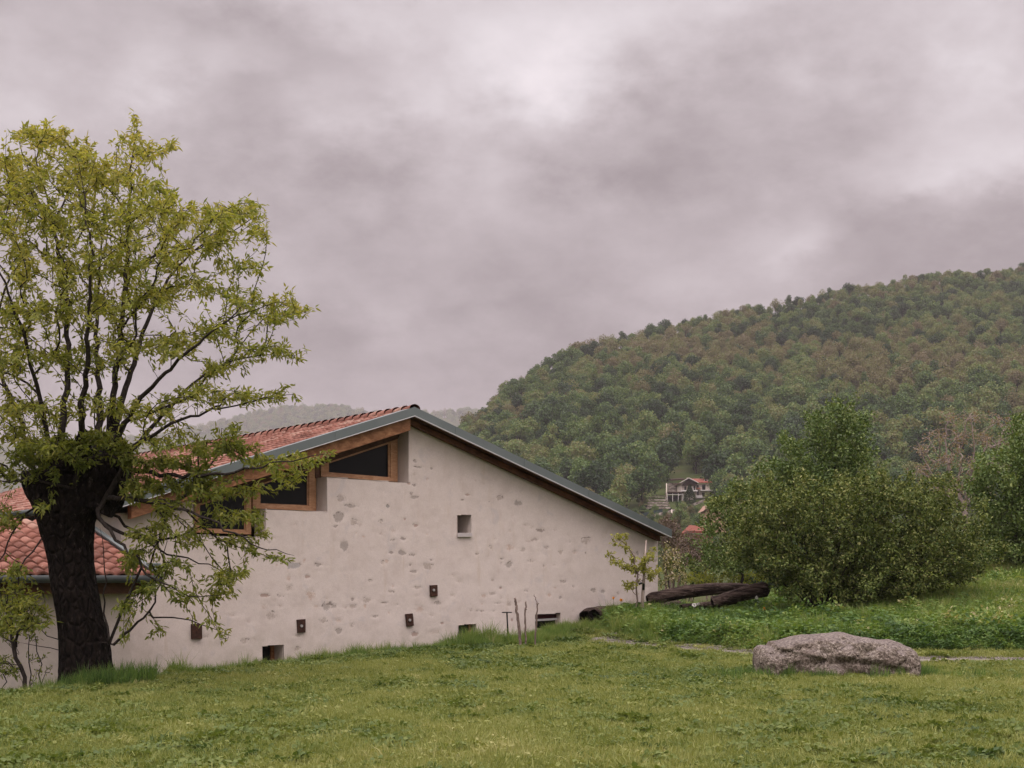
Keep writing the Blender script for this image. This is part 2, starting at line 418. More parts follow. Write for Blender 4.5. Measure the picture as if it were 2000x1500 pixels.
# ------------------------------------------------------------------ the ground
HX_, HY_ = -2.21, 33.0
PATH = [(1150, 1250, 33.), (1300, 1260, 30.6), (1480, 1273, 28.6), (1650, 1285, 27.5), (1820, 1293, 27.1), (2000, 1296, 27.), (2300, 1300, 26.5)]
PXY = np.array([P3(*p)[:2] for p in PATH])
def path_D(x):
    return np.interp(x, PXY[:, 0], PXY[:, 1])
DROP = None
def ground(x, D):
    x = np.asarray(x, float); D = np.asarray(D, float)
    z = .16 * sstep(23, 34, D)
    z = z + .035 * np.minimum(x, 0) * sstep(22, 30, D) * (1 - sstep(50, 90, D))
    e = D - path_D(x)
    act = sstep(.8, 3.2, x)
    cap = .42 + 3.2 * sstep(5, 17, x)
    up = np.minimum(.12 * np.maximum(0, e - .3), 9); up = cap * (1 - np.exp(-up / cap))
    z = z + up * act
    z = z + .22 * sstep(31.5, 34.5, D) * sstep(-.5, 1.0, x) * (1 - sstep(2.2, 4.0, x))
    edge = 40 + 14 * sstep(6, 14, x)
    z = z - 6.5 * sstep(0, 1, (D - edge) / 45) - .3 * sstep(0, 1, (D - edge) / 4)
    dwl = HY_ + (x - HX_) * .73996
    z = z - .30 * sstep(1.0, .15, dwl - D) * sstep(-9, -7, x) * (1 - sstep(2.5, 3.6, x))
    if DROP is not None:
        ed = np.interp(x, DROP[:, 0], DROP[:, 1])
        z = z - (.30 + .12 * sstep(-6, -9, x)) * sstep(.3, 1.1, D - ed) * (1 - sstep(-1.2, .6, x)) * sstep(-40, -25, x) * (1 - sstep(50, 90, D))
    z = z + .05 * (fnoise(x, D, .35, 3) - .5) * sstep(3, 9, np.abs(D) + .01)
    return z
def hit(px, py):
    D = np.linspace(6, 60, 5400); x = (px - 1000) / F * D; zr = EYE + (1130 - py) / F * D
    k = np.argmax(zr <= ground(x, D)); return np.array((x[k], D[k], zr[k]))
def gz(x, D): return float(ground(np.array([x]), np.array([D]))[0])

EDG = [(-400, 1395), (-100, 1375), (0, 1363), (110, 1352), (230, 1340), (360, 1322), (512, 1304), (700, 1286), (900, 1266), (1047, 1264), (1120, 1244)]
EH = np.array([hit(*e) for e in EDG])
DROP = EH

def axis(lo, hi, step, far_lo, far_hi):
    mid = np.arange(lo, hi + 1e-6, step)
    def out(a, b):
        r, s_ = [], step
        v = a
        while abs(v - a) < abs(b - a):
            s_ *= 1.25; v = v + (s_ if b > a else -s_); r.append(v)
        return r
    return np.array(sorted(out(lo, far_lo)) + list(mid) + out(hi, far_hi))
gx, gy = axis(-16, 22, .3, -4500, 4500), axis(4, 58, .3, -4500, 4500)
GX, GY = np.meshgrid(gx, gy); GZ = ground(GX, GY)
nx, ny = len(gx), len(gy)
idx = np.arange(nx * ny).reshape(ny, nx)
quads = np.stack([idx[:-1, :-1], idx[:-1, 1:], idx[1:, 1:], idx[1:, :-1]], -1).reshape(-1, 4)
tag(fast('ground', np.stack([GX, GY, GZ], -1).reshape(-1, 3), quads, M_SOIL, smooth=True), kind='structure')

# gravel path: a thin raised sheet that follows the ground
pts = []
for i in range(len(PXY) - 1):
    for k in range(14): pts.append(PXY[i] + (PXY[i + 1] - PXY[i]) * k / 14)
pts = np.array(pts); pts = np.stack([np.convolve(np.pad(pts[:, i], 6, 'edge'), np.ones(13) / 13, 'valid') for i in (0, 1)], -1)
tg = np.gradient(pts, axis=0); tg /= np.linalg.norm(tg, axis=1)[:, None]; nn = np.stack([-tg[:, 1], tg[:, 0]], -1)
V = []
K = 7
for i, p in enumerate(pts):
    w = .42 + .14 * (fnoise(p[0], p[1], 1.3, 3) - .5) * 2
    w *= min(1, .25 + i / 16)
    for k in range(K):
        q = p + nn[i] * w * (k / (K - 1) * 2 - 1)
        V.append((q[0], q[1], gz(q[0], q[1]) + .035 - .02 * abs(k / (K - 1) * 2 - 1) ** 3))
n = len(pts); ii = np.arange(n * K).reshape(n, K)
q = np.stack([ii[:-1, :-1], ii[1:, :-1], ii[1:, 1:], ii[:-1, 1:]], -1).reshape(-1, 4)
tag(fast('gravel_path', V, q[:, ::-1], M_GRAVEL, smooth=True), kind='structure')

# ------------------------------------------------------------------ the old farmhouse
TH = R(36.5); CU, SU = math.cos(TH), math.sin(TH); HX, HY = -2.21, 33.0
def H(s, d, z): return np.array((HX + CU * s + SU * d, HY + SU * s - CU * d, z))
def onplane(px, py, d):
    a = (px - 1000) / F
    s = (a * (HY - CU * d) - HX - SU * d) / (CU - a * SU)
    D = HY + SU * s - CU * d
    return s, EYE + (1130 - py) / F * D
def HP(poly, d): return [H(s, d, z) for s, z in poly]
def pxp(poly, d): return [onplane(x, y, d) for x, y in poly]

OV = .42                                   # roof overhang in front of the gable wall
sr, zr = onplane(809, 796, OV)             # ridge
sl1, zl1 = onplane(522, 884, OV); sr1, zr1 = onplane(1308, 1034, OV)
PL = (zr - zl1) / (sr - sl1); PR = (zr - zr1) / (sr1 - sr)
s_le = onplane(212, 985, OV)[0]; s_re = sr1
swr, zwr = onplane(1285, 1056, 0); swl = s_le + .42
sa, za = onplane(803, 829, 0)
sw1, zw1 = onplane(950, 899.5, 0)
PWR = (za - zwr) / (swr - sa)
def walltop(s): return np.where(s > sa, za - PWR * (s - sa), za - PL * (sa - s))
LEN = 17.0
house = thing('farmhouse', 'long pale plastered stone farmhouse with red tiled roof and stepped gable windows', 'house', H(0, 0, 0))

STONES = []
def add_st(ox, oy, L, k=5.556):
    for (x, y, rx, ry, c) in L: STONES.append((ox + x / k, oy + y / k, rx / k, ry / k, c))
add_st(640, 820, [(945, 452, 22, 14, 'g'), (985, 513, 60, 8, 'g'), (1128, 528, 10, 10, 'd'), (940, 590, 18, 22, 'f'), (1080, 645, 20, 14, 'o'), (940, 715, 18, 10, 'd'), (875, 690, 12, 10, 'r'), (905, 805, 12, 12, 'd'), (940, 838, 38, 10, 'g'), (130, 810, 14, 8, 'f'), (150, 860, 45, 30, 'm'), (235, 935, 75, 16, 'g'), (125, 1060, 45, 45, 'g'), (75, 1160, 30, 10, 'd'), (275, 1115, 45, 35, 'm'), (650, 938, 20, 14, 'k'), (575, 1110, 25, 22, 'm'), (840, 1080, 14, 14, 'r'), (970, 1145, 32, 20, 'R'), (710, 1200, 30, 28, 'f'), (575, 1235, 20, 18, 'f'), (380, 1270, 20, 14, 'o'), (175, 1360, 44, 48, 'G'), (640, 1335, 20, 20, 'f'), (710, 1310, 28, 14, 'm'), (820, 1295, 18, 12, 'd'), (685, 1442, 28, 12, 'd'), (805, 1445, 34, 26, 'G'), (925, 1470, 35, 12, 'd'), (455, 1415, 25, 22, 'f'), (1510, 815, 34, 16, 'R'), (1460, 872, 24, 10, 'd'), (1140, 935, 10, 10, 'o'), (1695, 695, 26, 12, 'f'), (1605, 660, 12, 8, 'f'), (1755, 888, 24, 10, 'd'), (1860, 850, 28, 18, 'm'), (1775, 1380, 18, 26, 'm'), (1820, 1300, 20, 20, 'f'), (1975, 1390, 40, 35, 'f'), (1625, 1455, 26, 16, 'd'),
    (270, 1150, 90, 50, 'h'), (210, 990, 60, 40, 'h'), (480, 1060, 45, 40, 'h'), (740, 790, 130, 34, 'h'), (570, 765, 70, 30, 'h'), (1000, 380, 70, 70, 'h'), (1780, 910, 70, 45, 'h'), (910, 875, 60, 24, 'h')])
add_st(950, 850, [(140, 685, 35, 20, 'm'), (330, 735, 62, 34, 'G'), (290, 870, 40, 20, 'f'), (435, 980, 30, 12, 'f'), (500, 1000, 25, 16, 'f'), (585, 1035, 32, 14, 'd'), (750, 1025, 28, 24, 'f'), (260, 1040, 20, 14, 'o'), (530, 1130, 50, 20, 'm'), (255, 1220, 48, 42, 'o'), (390, 1245, 40, 18, 'm'), (650, 1220, 28, 12, 'm'), (905, 1158, 20, 14, 'm'), (1080, 1140, 50, 40, 'm'), (810, 1270, 30, 26, 'm'), (965, 1270, 22, 20, 'o'), (1075, 1275, 14, 18, 'd'), (1180, 1215, 16, 16, 'f'), (165, 1345, 28, 14, 'd'), (245, 1405, 34, 36, 'g'), (485, 1370, 42, 14, 'm'), (735, 1410, 35, 22, 'f'), (1640, 1280, 18, 18, 'G'), (1835, 1365, 18, 18, 'g'), (1855, 1430, 14, 16, 'g'), (885, 1080, 16, 14, 'f'),
    (350, 830, 85, 75, 'h'), (60, 740, 60, 40, 'h')])
add_st(500, 1040, [(400, 355, 75, 32, 'B'), (685, 355, 55, 24, 'g'), (355, 500, 18, 28, 'o'), (560, 480, 25, 14, 'R'), (350, 605, 25, 26, 'm'), (100, 685, 45, 14, 'R'), (255, 695, 38, 16, 'm'), (590, 690, 40, 50, 'o'), (770, 800, 60, 38, 'g'), (85, 800, 38, 40, 'f'), (265, 800, 30, 20, 'f'), (165, 915, 35, 45, 'm'), (650, 800, 25, 16, 'o'), (1045, 720, 26, 18, 'd'), (1055, 800, 32, 18, 'm'), (965, 815, 22, 14, 'f'), (1205, 740, 45, 25, 'm'), (1185, 800, 18, 22, 'o'), (1390, 768, 40, 12, 'm'), (1300, 910, 38, 12, 'd'), (725, 965, 38, 26, 'm'), (890, 960, 45, 30, 'o'), (1045, 1015, 20, 18, 'm'), (895, 1065, 22, 22, 'g'), (1715, 1105, 35, 22, 'R'), (1750, 1170, 30, 16, 'o'), (1770, 840, 55, 45, 'o'), (1975, 765, 45, 24, 'g'), (450, 1120, 35, 10, 'm'), (445, 1265, 32, 18, 'm'), (1480, 585, 14, 16, 'o'), (1425, 315, 20, 26, 'o'), (1365, 330, 18, 18, 'm'), (1750, 600, 45, 14, 'm'), (1710, 428, 40, 12, 'g'), (1860, 360, 60, 35, 'm'), (1675, 355, 14, 16, 'd'), (1900, 300, 20, 8, 'd'), (1945, 1090, 45, 20, 'f'), (1740, 695, 25, 14, 'f'),
    (1000, 215, 60, 25, 'h'), (690, 420, 60, 25, 'h'), (930, 420, 40, 30, 'h'), (1075, 400, 40, 40, 'h'), (1250, 1000, 60, 30, 'h'), (-180, 480, 30, 14, 'm'), (-260, 900, 40, 16, 'f'), (-110, 1180, 36, 26, 'm'), (-420, 1010, 40, 20, 'f'), (-600, 1130, 50, 14, 'm')])
add_st(820, 1040, [(425, 535, 28, 24, 'f'), (195, 1080, 50, 24, 'f'), (245, 985, 18, 10, 'R'), (885, 605, 24, 12, 'R'), (700, 690, 30, 20, 'o'), (790, 665, 32, 12, 'm'), (850, 768, 48, 12, 'd'), (675, 775, 28, 24, 'o'), (970, 780, 20, 20, 'm'), (885, 710, 16, 14, 'f'), (1155, 635, 20, 10, 'd'), (1550, 530, 36, 16, 'g'), (1465, 600, 24, 14, 'o'), (1400, 680, 26, 18, 'o'), (1520, 710, 16, 16, 'G'), (1085, 750, 22, 22, 'f'), (555, 845, 18, 14, 'm'), (620, 848, 16, 8, 'd'), (670, 855, 18, 10, 'd'), (800, 855, 20, 24, 'm'), (765, 940, 28, 16, 'f'), (1000, 950, 10, 14, 'R'), (1885, 630, 30, 22, 'g'), (1980, 640, 38, 28, 'G'), (2150, 660, 24, 22, 'm')])
SCOL = dict(G=(.15, .135, .12), g=(.20, .175, .15), B=(.19, .205, .22), k=(.05, .075, .08), d=(.085, .062, .048), m=(.29, .235, .195), f=(.44, .35, .295), o=(.46, .31, .225), R=(.21, .095, .055), r=(.28, .14, .10), h=(.47, .44, .455))

# openings in the gable wall: stepped window recess, niche, three low windows (outlines in the wall plane)
STEP = [(798, 943), (638, 931), (638, 1000), (519, 994), (519, 1050), (378, 1044)]
stp = pxp(STEP, 0)
s798, s638, s519, s378 = stp[0][0], stp[1][0], stp[3][0], stp[5][0]
niche = pxp([(893, 1006), (920, 1006), (920, 1042), (893, 1042)], 0)
low1 = pxp([(511.5, 1262), (553, 1259), (553, 1312), (511.5, 1312)], 0)
low2 = pxp([(895, 1221), (930, 1218), (930, 1262), (895, 1262)], 0)
low3 = pxp([(1045, 1200.5), (1095, 1197), (1095, 1228), (1045, 1228)], 0)
step_poly = [(s798, za + 2)] + stp + [(s378, za + 2)]
OPEN = [step_poly, niche, low1, low2, low3]
def inpoly(S, Z, poly):
    r = np.zeros(S.shape, bool); n = len(poly)
    for i in range(n):
        (x0, y0), (x1, y1) = poly[i], poly[(i + 1) % n]
        if y0 == y1: continue
        c = ((y0 > Z) != (y1 > Z)) & (S < (x1 - x0) * (Z - y0) / (y1 - y0) + x0)
        r ^= c
    return r
h_ = .025
z_base = -.9
S1 = np.arange(swl, swr + 1e-6, (swr - swl) / round((swr - swl) / h_)); Z1 = np.arange(z_base, za + .02, h_)
SS, ZZ = np.meshgrid(S1, Z1)
mask = np.zeros(SS.shape); crack_shade = np.zeros(SS.shape); colr = np.ones(SS.shape + (4,)) * .5
nz1, nz2 = fnoise(SS, ZZ, 5, 4) - .5, fnoise(SS + 31, ZZ + 7, 14, 3) - .5
# the photographed stones plus small ones nobody could place by eye
_r = np.random.default_rng(5)
extra = [(s, z, .03 + .05 * _r.random(), .02 + .03 * _r.random(), 'fffmo'[int(_r.integers(5))]) for s, z in zip(_r.uniform(swl, swr, 70), _r.uniform(-.6, 3.0, 70))]
SL = [(*onplane(x, y, 0), rx / 68, ry / 82, c) for (x, y, rx, ry, c) in STONES] + extra
for (s, z, rx, rz, c) in SL:
    k = 1.7 if c == 'h' else 1.25
    i0, i1 = np.searchsorted(S1, s - rx * k - .06), np.searchsorted(S1, s + rx * k + .06)
    j0, j1 = np.searchsorted(Z1, z - rz * k - .06), np.searchsorted(Z1, z + rz * k + .06)
    if i1 <= i0 or j1 <= j0: continue
    a, b = SS[j0:j1, i0:i1], ZZ[j0:j1, i0:i1]
    rr = np.sqrt(((a - s) / (rx + .012)) ** 2 + ((b - z) / (rz + .012)) ** 2) + 1.3 * nz1[j0:j1, i0:i1] + .8 * nz2[j0:j1, i0:i1]
    m = 1 - sstep(.25, 1.45, rr)
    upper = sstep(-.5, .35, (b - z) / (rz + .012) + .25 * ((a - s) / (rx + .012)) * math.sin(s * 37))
    ck = np.exp(-((rr - .88) / .20) ** 2) * upper * sstep(-.22, .18, vnoise(a * 21 + s * 9, b * 21, 1) - .5 + .1)  # broken arcs over each stone: cracks plus painted shadow
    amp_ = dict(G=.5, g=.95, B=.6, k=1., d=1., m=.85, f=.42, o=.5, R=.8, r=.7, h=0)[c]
    crack_shade[j0:j1, i0:i1] = np.maximum(crack_shade[j0:j1, i0:i1], ck * amp_)
    if c == 'd': m *= .85
    if c == 'h': m *= .42
    if c == 'f': m *= .62
    if c == 'o': m *= .7
    if c == 'm': m *= .75
    better = m > mask[j0:j1, i0:i1]
    mask[j0:j1, i0:i1] = np.maximum(mask[j0:j1, i0:i1], m)
    cc = colr[j0:j1, i0:i1]; cc[better] = (*SCOL[c], 1)
dd = .035 * (fnoise(SS, ZZ, .8, 3) - .5) + .012 * (fnoise(SS, ZZ, 4, 3) - .5) - .006 * mask * (1 + nz2) - .005 * crack_shade
# keep the edges of openings and the outline of the wall true
top = walltop(SS)
ZC = np.minimum(ZZ, top)
Vw = np.stack([HX + CU * SS + SU * dd, HY + SU * SS - CU * dd, ZC], -1)
ni, nj = len(S1), len(Z1); I = np.arange(ni * nj).reshape(nj, ni)
Q = np.stack([I[:-1, :-1], I[:-1, 1:], I[1:, 1:], I[1:, :-1]], -1)
cs, cz = (SS[:-1, :-1] + SS[1:, 1:]) / 2, (ZZ[:-1, :-1] + ZZ[1:, 1:]) / 2
keep = cz < walltop(cs) + h_ * .5
for p_ in OPEN: keep &= ~inpoly(cs, cz, p_)
gable = fast('gable_wall', Vw.reshape(-1, 3), Q[keep], M_PLASTER, house, dict(stone=mask.ravel(), crack_shade=crack_shade.ravel(), scol=colr.reshape(-1, 4)), smooth=True)

# reveals of the openings
mb = MB()
def wallquad(mb, A, B, d0, d1, m=0): mb.add([H(A[0], d0, A[1]), H(B[0], d0, B[1]), H(B[0], d1, B[1]), H(A[0], d1, A[1])], [(0, 1, 2, 3)], m)
RD = -.52
loop = [(s798, float(walltop(np.array(s798))) + .12)] + stp + [(s378, float(walltop(np.array(s378))) + .1)]
for a, b in zip(loop[:-1], loop[1:]): wallquad(mb, a, b, .012, RD)
for poly, dep in ((niche, -.62), (low1, -.5), (low2, -.5), (low3, -.5)):
    mb.build('window_reveal', M_PLASTER, house, fix=False); mb = MB()
    n = len(poly)
    for i in range(n): wallquad(mb, poly[i], poly[(i + 1) % n], .012, dep)
    if poly is niche: mb.add(HP(niche, -.62), [(0, 1, 2, 3)])
mb.build('window_reveal', M_PLASTER, house, fix=False)
# side, back and inner walls
DB = -LEN + .4
def wallslab(name, A, B, zt0, zt1, th):
    mb = MB(); n = np.array((B[1] - A[1], A[0] - B[0])); n = n / np.linalg.norm(n) * th
    q = lambda s, d, z: H(s, d, z)
    a2, b2 = (A[0] + n[0], A[1] + n[1]), (B[0] + n[0], B[1] + n[1])
    mb.add([q(*A, z_base), q(*B, z_base), q(*B, zt1), q(*A, zt0), q(*a2, z_base), q(*b2, z_base), q(*b2, zt1), q(*a2, zt0)],
           [(0, 1, 2, 3), (5, 4, 7, 6), (0, 4, 5, 1), (3, 2, 6, 7), (1, 5, 6, 2), (0, 3, 7, 4)])
    return mb.build(name, M_PLASTER, house)
ztl, ztr = float(walltop(np.array(swl))), float(walltop(np.array(swr)))
wallslab('side_wall', (swl, -.02), (swl, DB), ztl + .05, ztl + .05, -.4)
wallslab('side_wall', (swr, -.02), (swr, DB), ztr - .02, ztr - .02, .4)
mb = MB(); mb.prism(HP([(swl, z_base), (swr, z_base), (swr, ztr), (sa, za), (swl, ztl)], DB), HP([(swl, z_base), (swr, z_base), (swr, ztr), (sa, za), (swl, ztl)], DB - .4)); mb.build('back_wall', M_PLASTER, house)
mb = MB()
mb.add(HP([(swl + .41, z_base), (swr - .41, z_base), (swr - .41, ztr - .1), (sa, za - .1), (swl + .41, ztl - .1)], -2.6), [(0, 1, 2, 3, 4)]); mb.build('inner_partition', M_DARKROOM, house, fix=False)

# tiled roof: rounded tiles in courses, laid as a relief sheet
def tiled(name, org, U, Dn, Nn, width, length, pitch, course, mat, parent, amp=.045, lap=.03, seed=1):
    r = np.random.default_rng(seed)
    nc, nr = int(round(width / pitch)), int(round(length / course)); pitch = width / nc; course = length / nr
    K = 8
    uu = np.arange(nc * K + 1) / K
    prof = np.abs(np.sin(uu * math.pi)) ** .8 * amp
    Vs, Fs, T = [], [], []
    base = 0
    shape_n = len(uu)
    jit = (r.random((nr, nc)) - .5)
    tone = np.clip(r.random((nr, nc)) * .75 + .15 + .5 * (fnoise(*np.meshgrid(np.arange(nc), np.arange(nr)), .25, 3) - .5), 0, 1)
    for row in range(nr):
        ci = np.minimum((np.arange(shape_n) / K).astype(int), nc - 1)
        tt = tone[row][ci]; jj = jit[row][ci]
        lines = [(row * course - .02, 0.0), (row * course + course * .5, lap * .5), ((row + 1) * course + .015, lap), ((row + 1) * course + .015, lap - .05)]
        for (v, hgt) in lines:
            vv = v + jj * .025
            hh = prof * (1 + .12 * jj) + hgt + jj * .008
            Vs.append(org + np.outer(uu * pitch, U) + np.outer(vv * np.ones(shape_n), Dn) + np.outer(hh, Nn)); T.append(tt)
        ii = base + np.arange(4 * shape_n).reshape(4, shape_n)
        Fs.append(np.stack([ii[:-1, :-1], ii[:-1, 1:], ii[1:, 1:], ii[1:, :-1]], -1).reshape(-1, 4)); base += 4 * shape_n
    return fast(name, np.concatenate(Vs), np.concatenate(Fs), mat, parent, dict(tint=np.concatenate(T)))
Ub = np.array((SU, -CU, 0.)) * -1                       # along the ridge, away from the viewer
nl = math.hypot(1, PL); Dl = np.array((-CU, -SU, -PL)) / nl; Nl = np.array((-CU * PL, -SU * PL, 1)) / nl
nr_ = math.hypot(1, PR); Dr = np.array((CU, SU, -PR)) / nr_; Nr = np.array((CU * PR, SU * PR, 1)) / nr_
org = H(sr, OV - .20, zr - .075)
tiled('tiled_roof', org, Ub, Dl, Nl, LEN + OV, (sr - s_le) * nl + .02, .21, .34, M_TILE, house, seed=3)
tiled('tiled_roof', org, Ub, Dr, Nr, LEN + OV, (s_re - sr) * nr_ + .02, .42, .7, M_TILE, house, seed=4)
# ridge tiles: a row of overlapping half-round caps
Vs, Fs, Ts = [], [], []; base = 0
rr_ = np.random.default_rng(8)
nt = int((LEN + OV) / .36)
for k in range(nt):
    d0 = OV + .03 - k * .36; d1 = d0 - .40
    tone = rr_.random() * .8 + .1
    for d_, rad, lift in ((d0, .125, .03), (d1, .105, .0)):
        an = np.linspace(-.15, math.pi + .15, 9)
        for a in an: Vs.append(H(sr + rad * 1.15 * math.cos(a), d_, zr - .04 + lift + rad * .85 * math.sin(a) - .02)); Ts.append(tone)
    ii = base + np.arange(18).reshape(2, 9)
    Fs.append(np.stack([ii[0, :-1], ii[0, 1:], ii[1, 1:], ii[1, :-1]], -1)); base += 18
    if k == 0:
        pass
fast('ridge_tiles', np.array(Vs), np.concatenate(Fs), M_TILE, house, dict(tint=np.array(Ts)))
# roof deck and soffit boards
mb = MB()
for (s0, s1, pz) in ((s_le, sr, -1), (sr, s_re, 1)):
    f = lambda s, o: zr - (PL * (sr - s) if s < sr else PR * (s - sr)) - o
    A = [(s0, f(s0, .115)), (s1, f(s1, .115)), (s1, f(s1, .165)), (s0, f(s0, .165))]
    mb.prism(HP(A, OV - .012), HP(A, DB - .5))
mb.build('soffit_boards', M_SOFFIT, house)
# grey sheet metal verge on both slopes with a bright drip edge
bl = onplane(809, 812.5, OV + .012)[1]
fh = zr - bl                                            # height of the metal face
def band(o0, o1, d0, d1, e0=0, e1=0):
    out = []
    for (s0, s1) in ((s_le - e0, sr), (sr, s_re + e1)):
        f = lambda s: zr - (PL * (sr - s) if s < sr else PR * (s - sr))
        A = [(s0, f(s0) - o0), (s1, f(s1) - o0), (s1, f(s1) - o1), (s0, f(s0) - o1)]
        out.append((HP(A, d0), HP(A, d1)))
    return out
for A, B in band(-.012, .004, OV + .028, OV - .26, .06, .05): MB().prism(A, B).build('verge_cap', M_METAL, house)
for A, B in band(.004, fh - .014, OV + .028, OV - .008, .06, .05): MB().prism(A, B).build('metal_verge', M_METAL, house)
for (s0, s1, sg) in ((s_le, sr, 0), (sr, s_re, 1)):
    for k in np.arange(s0 + 1.1, s1 - .3, 1.95):
        fz = zr - (PL * (sr - k) if k < sr else PR * (k - sr))
        A = [(k - .014, fz + .004), (k + .014, fz + .004), (k + .014, fz - fh + .016), (k - .014, fz - fh + .016)]
        MB().prism(HP(A, OV + .034), HP(A, OV + .020)).build('metal_seam', M_METAL, house)
for A, B in band(fh - .012, fh + .006, OV + .034, OV - .02, .06, .05): MB().prism(A, B).build('drip_edge', M_METALL, house)
# left barge rafter in warm timber, and a darker wall plate on the right slope
f = lambda s: zr - PL * (sr - s)
b0, b1 = fh + .012, fh + .30
A = [(s_le + .5, f(s_le + .5) - b0), (sr - .03, f(sr - .03) - b0), (sr - .03, f(sr - .03) - b1), (s_le + .5, f(s_le + .5) - b1)]
MB().prism(HP(A, OV - .10), HP(A, OV - .30)).build('barge_rafter', M_WOOD, house, bevel=.008)
f2 = lambda s: zr - PR * (s - sr)
A = [(sr + .02, f2(sr + .02) - b0), (s_re - .08, f2(s_re - .08) - b0), (s_re - .08, f2(s_re - .08) - b1 + .17), (sr + .02, f2(sr + .02) - b1 + .17)]
MB().prism(HP(A, .16), HP(A, .02)).build('barge_rafter', M_SOFFIT, house, bevel=.008)
# sloping timber heads over the stepped windows
def dark_head(p, d0, d1, mat=M_LINTEL): 
    A = pxp(p, d0); return MB().prism(HP(A, d0), HP(A, d1)).build('window_head', mat, house, bevel=.006)
dark_head([(622, 886), (790, 828), (778, 857), (622, 909)], -.34, -.50)
dark_head([(485, 938), (632, 884), (628, 908), (485, 952)], -.36, -.50)
dark_head([(372, 980), (505, 936), (500, 953), (372, 988)], -.36, -.50)
dark_head([(616, 900), (625, 897), (625, 934), (616, 934)], -.40, -.50)
# three stepped windows
def window(glass, left, right, bottom, top_, d=-.44, mat=M_GLASS, fm=M_WOODF):
    """glass: four corners tl, tr, br, bl in the picture; margins in picture pixels"""
    (tl, tr, br, bl_) = glass
    root = MB()
    g = pxp(glass, d); 
    w = MB()
    o = pxp([(tl[0] - left, tl[1] - top_ - .0), (tr[0] + right, tr[1] - top_ - right * .33), (br[0] + right, br[1] + bottom + right * .08), (bl_[0] - left, bl_[1] + bottom)], d)
    for i in range(4):
        a, b = o[i], o[(i + 1) % 4]; c, e = g[(i + 1) % 4], g[i]
        w.prism(HP([a, b, c, e], d + .02), HP([a, b, c, e], d - .07))
    # inner sash, set back
    gi = [(x + (cx - x) * .05, z + (cz_ - z) * .05) for (x, z), cx, cz_ in ((p, np.mean([q[0] for q in g]), np.mean([q[1] for q in g])) for p in g)]
    for i in range(4):
        a, b = g[i], g[(i + 1) % 4]; c, e = gi[(i + 1) % 4], gi[i]
        w.prism(HP([a, b, c, e], d - .012), HP([a, b, c, e], d - .06))
    fr = w.build('window', fm, house, bevel=.004)
    MB().prism(HP(gi, d - .035), HP(gi, d - .05)).build('pane', mat, fr)
    return fr
window([(640, 905), (762, 865), (762, 933), (640, 923)], 14, 14, 8, 3)
window([(507, 947), (603, 916), (603, 988), (507, 984)], 14, 14, 9, 3)
window([(389, 986), (480, 960), (480, 1036), (389, 1033)], 10, 10, 7, 3)
# niche sill, anchor plates and the low windows
sp = pxp([(893.5, 1041), (921, 1041), (921, 1049), (893.5, 1049)], .02)
MB().prism(HP(sp, .045), HP(sp, -.2)).build('sill', pbr('cast_stone', lambda t: dict(color=t.mix(t.noise(t.pos(), 12, 4), (.40, .36, .34), (.50, .46, .44)), rough=.9)), house, bevel=.006)
for (poly, bolt) in (([(374, 1219), (394, 1218), (394, 1248), (374, 1248)], None), ([(580, 1210.5), (596, 1209), (596, 1235), (581, 1236)], (588.5, 1222.5)),
                     ([(792, 1199.5), (805.5, 1198), (807.5, 1222), (794.5, 1223.5)], (800, 1211)), ([(840, 1143), (853.5, 1142.5), (854, 1164.5), (840.5, 1165)], (846.8, 1152.5))):
    A = pxp(poly, .03)
    pl = MB().prism(HP(A, .055), HP(A, -.03)).build('anchor_plate', M_RUST, house, bevel=.004)
    if bolt:
        s, z = onplane(*bolt, .06)
        MB().tube([H(s, .056, z), H(s, .085, z)], .03, 8).build('bolt', M_BOLT, pl)
def low(poly, frame_px, pane_px, d, fm, gm, bar=None, room=M_DARKROOM):
    w = MB()
    A = pxp(frame_px, d); w.prism(HP(A, d + .03), HP(A, d - .05))
    fr = w.build('cellar_window', fm, house, bevel=.004)
    P_ = pxp(pane_px, d - .02); MB().prism(HP(P_, d - .02), HP(P_, d - .03)).build('pane', gm, fr)
    if bar:
        B = pxp(bar, d + .05); MB().prism(HP(B, d + .06), HP(B, d + .01)).build('window_bar', M_WHITEP, fr)
low(low1, [(528, 1255), (538, 1255), (538, 1320), (528, 1320)], [(480, 1250), (528, 1250), (528, 1320), (480, 1320)], -.42, M_WOOD, M_GLASS)
low(low2, [(915, 1214), (924, 1214), (924, 1265), (915, 1265)], [(880, 1212), (915, 1212), (915, 1265), (880, 1265)], -.22, M_WOODF, M_GLASSG)
low(low3, [(1040, 1196), (1092, 1193), (1092, 1207.5), (1040, 1209.5)], [(1030, 1209), (1100, 1206), (1100, 1232), (1030, 1232)], -.2, M_MAROON, M_GLASS, [(1043, 1209.5), (1091, 1206.5), (1091, 1210.5), (1043, 1213.5)])
# gutter along the left eave
g0 = H(s_le - .05, OV - .02, zr - PL * (sr - s_le) - .06); g1 = g0 + Ub * (LEN)
MB().tube([g0, g1], .075, 10).build('gutter', M_GUTTER, house, smooth=True)

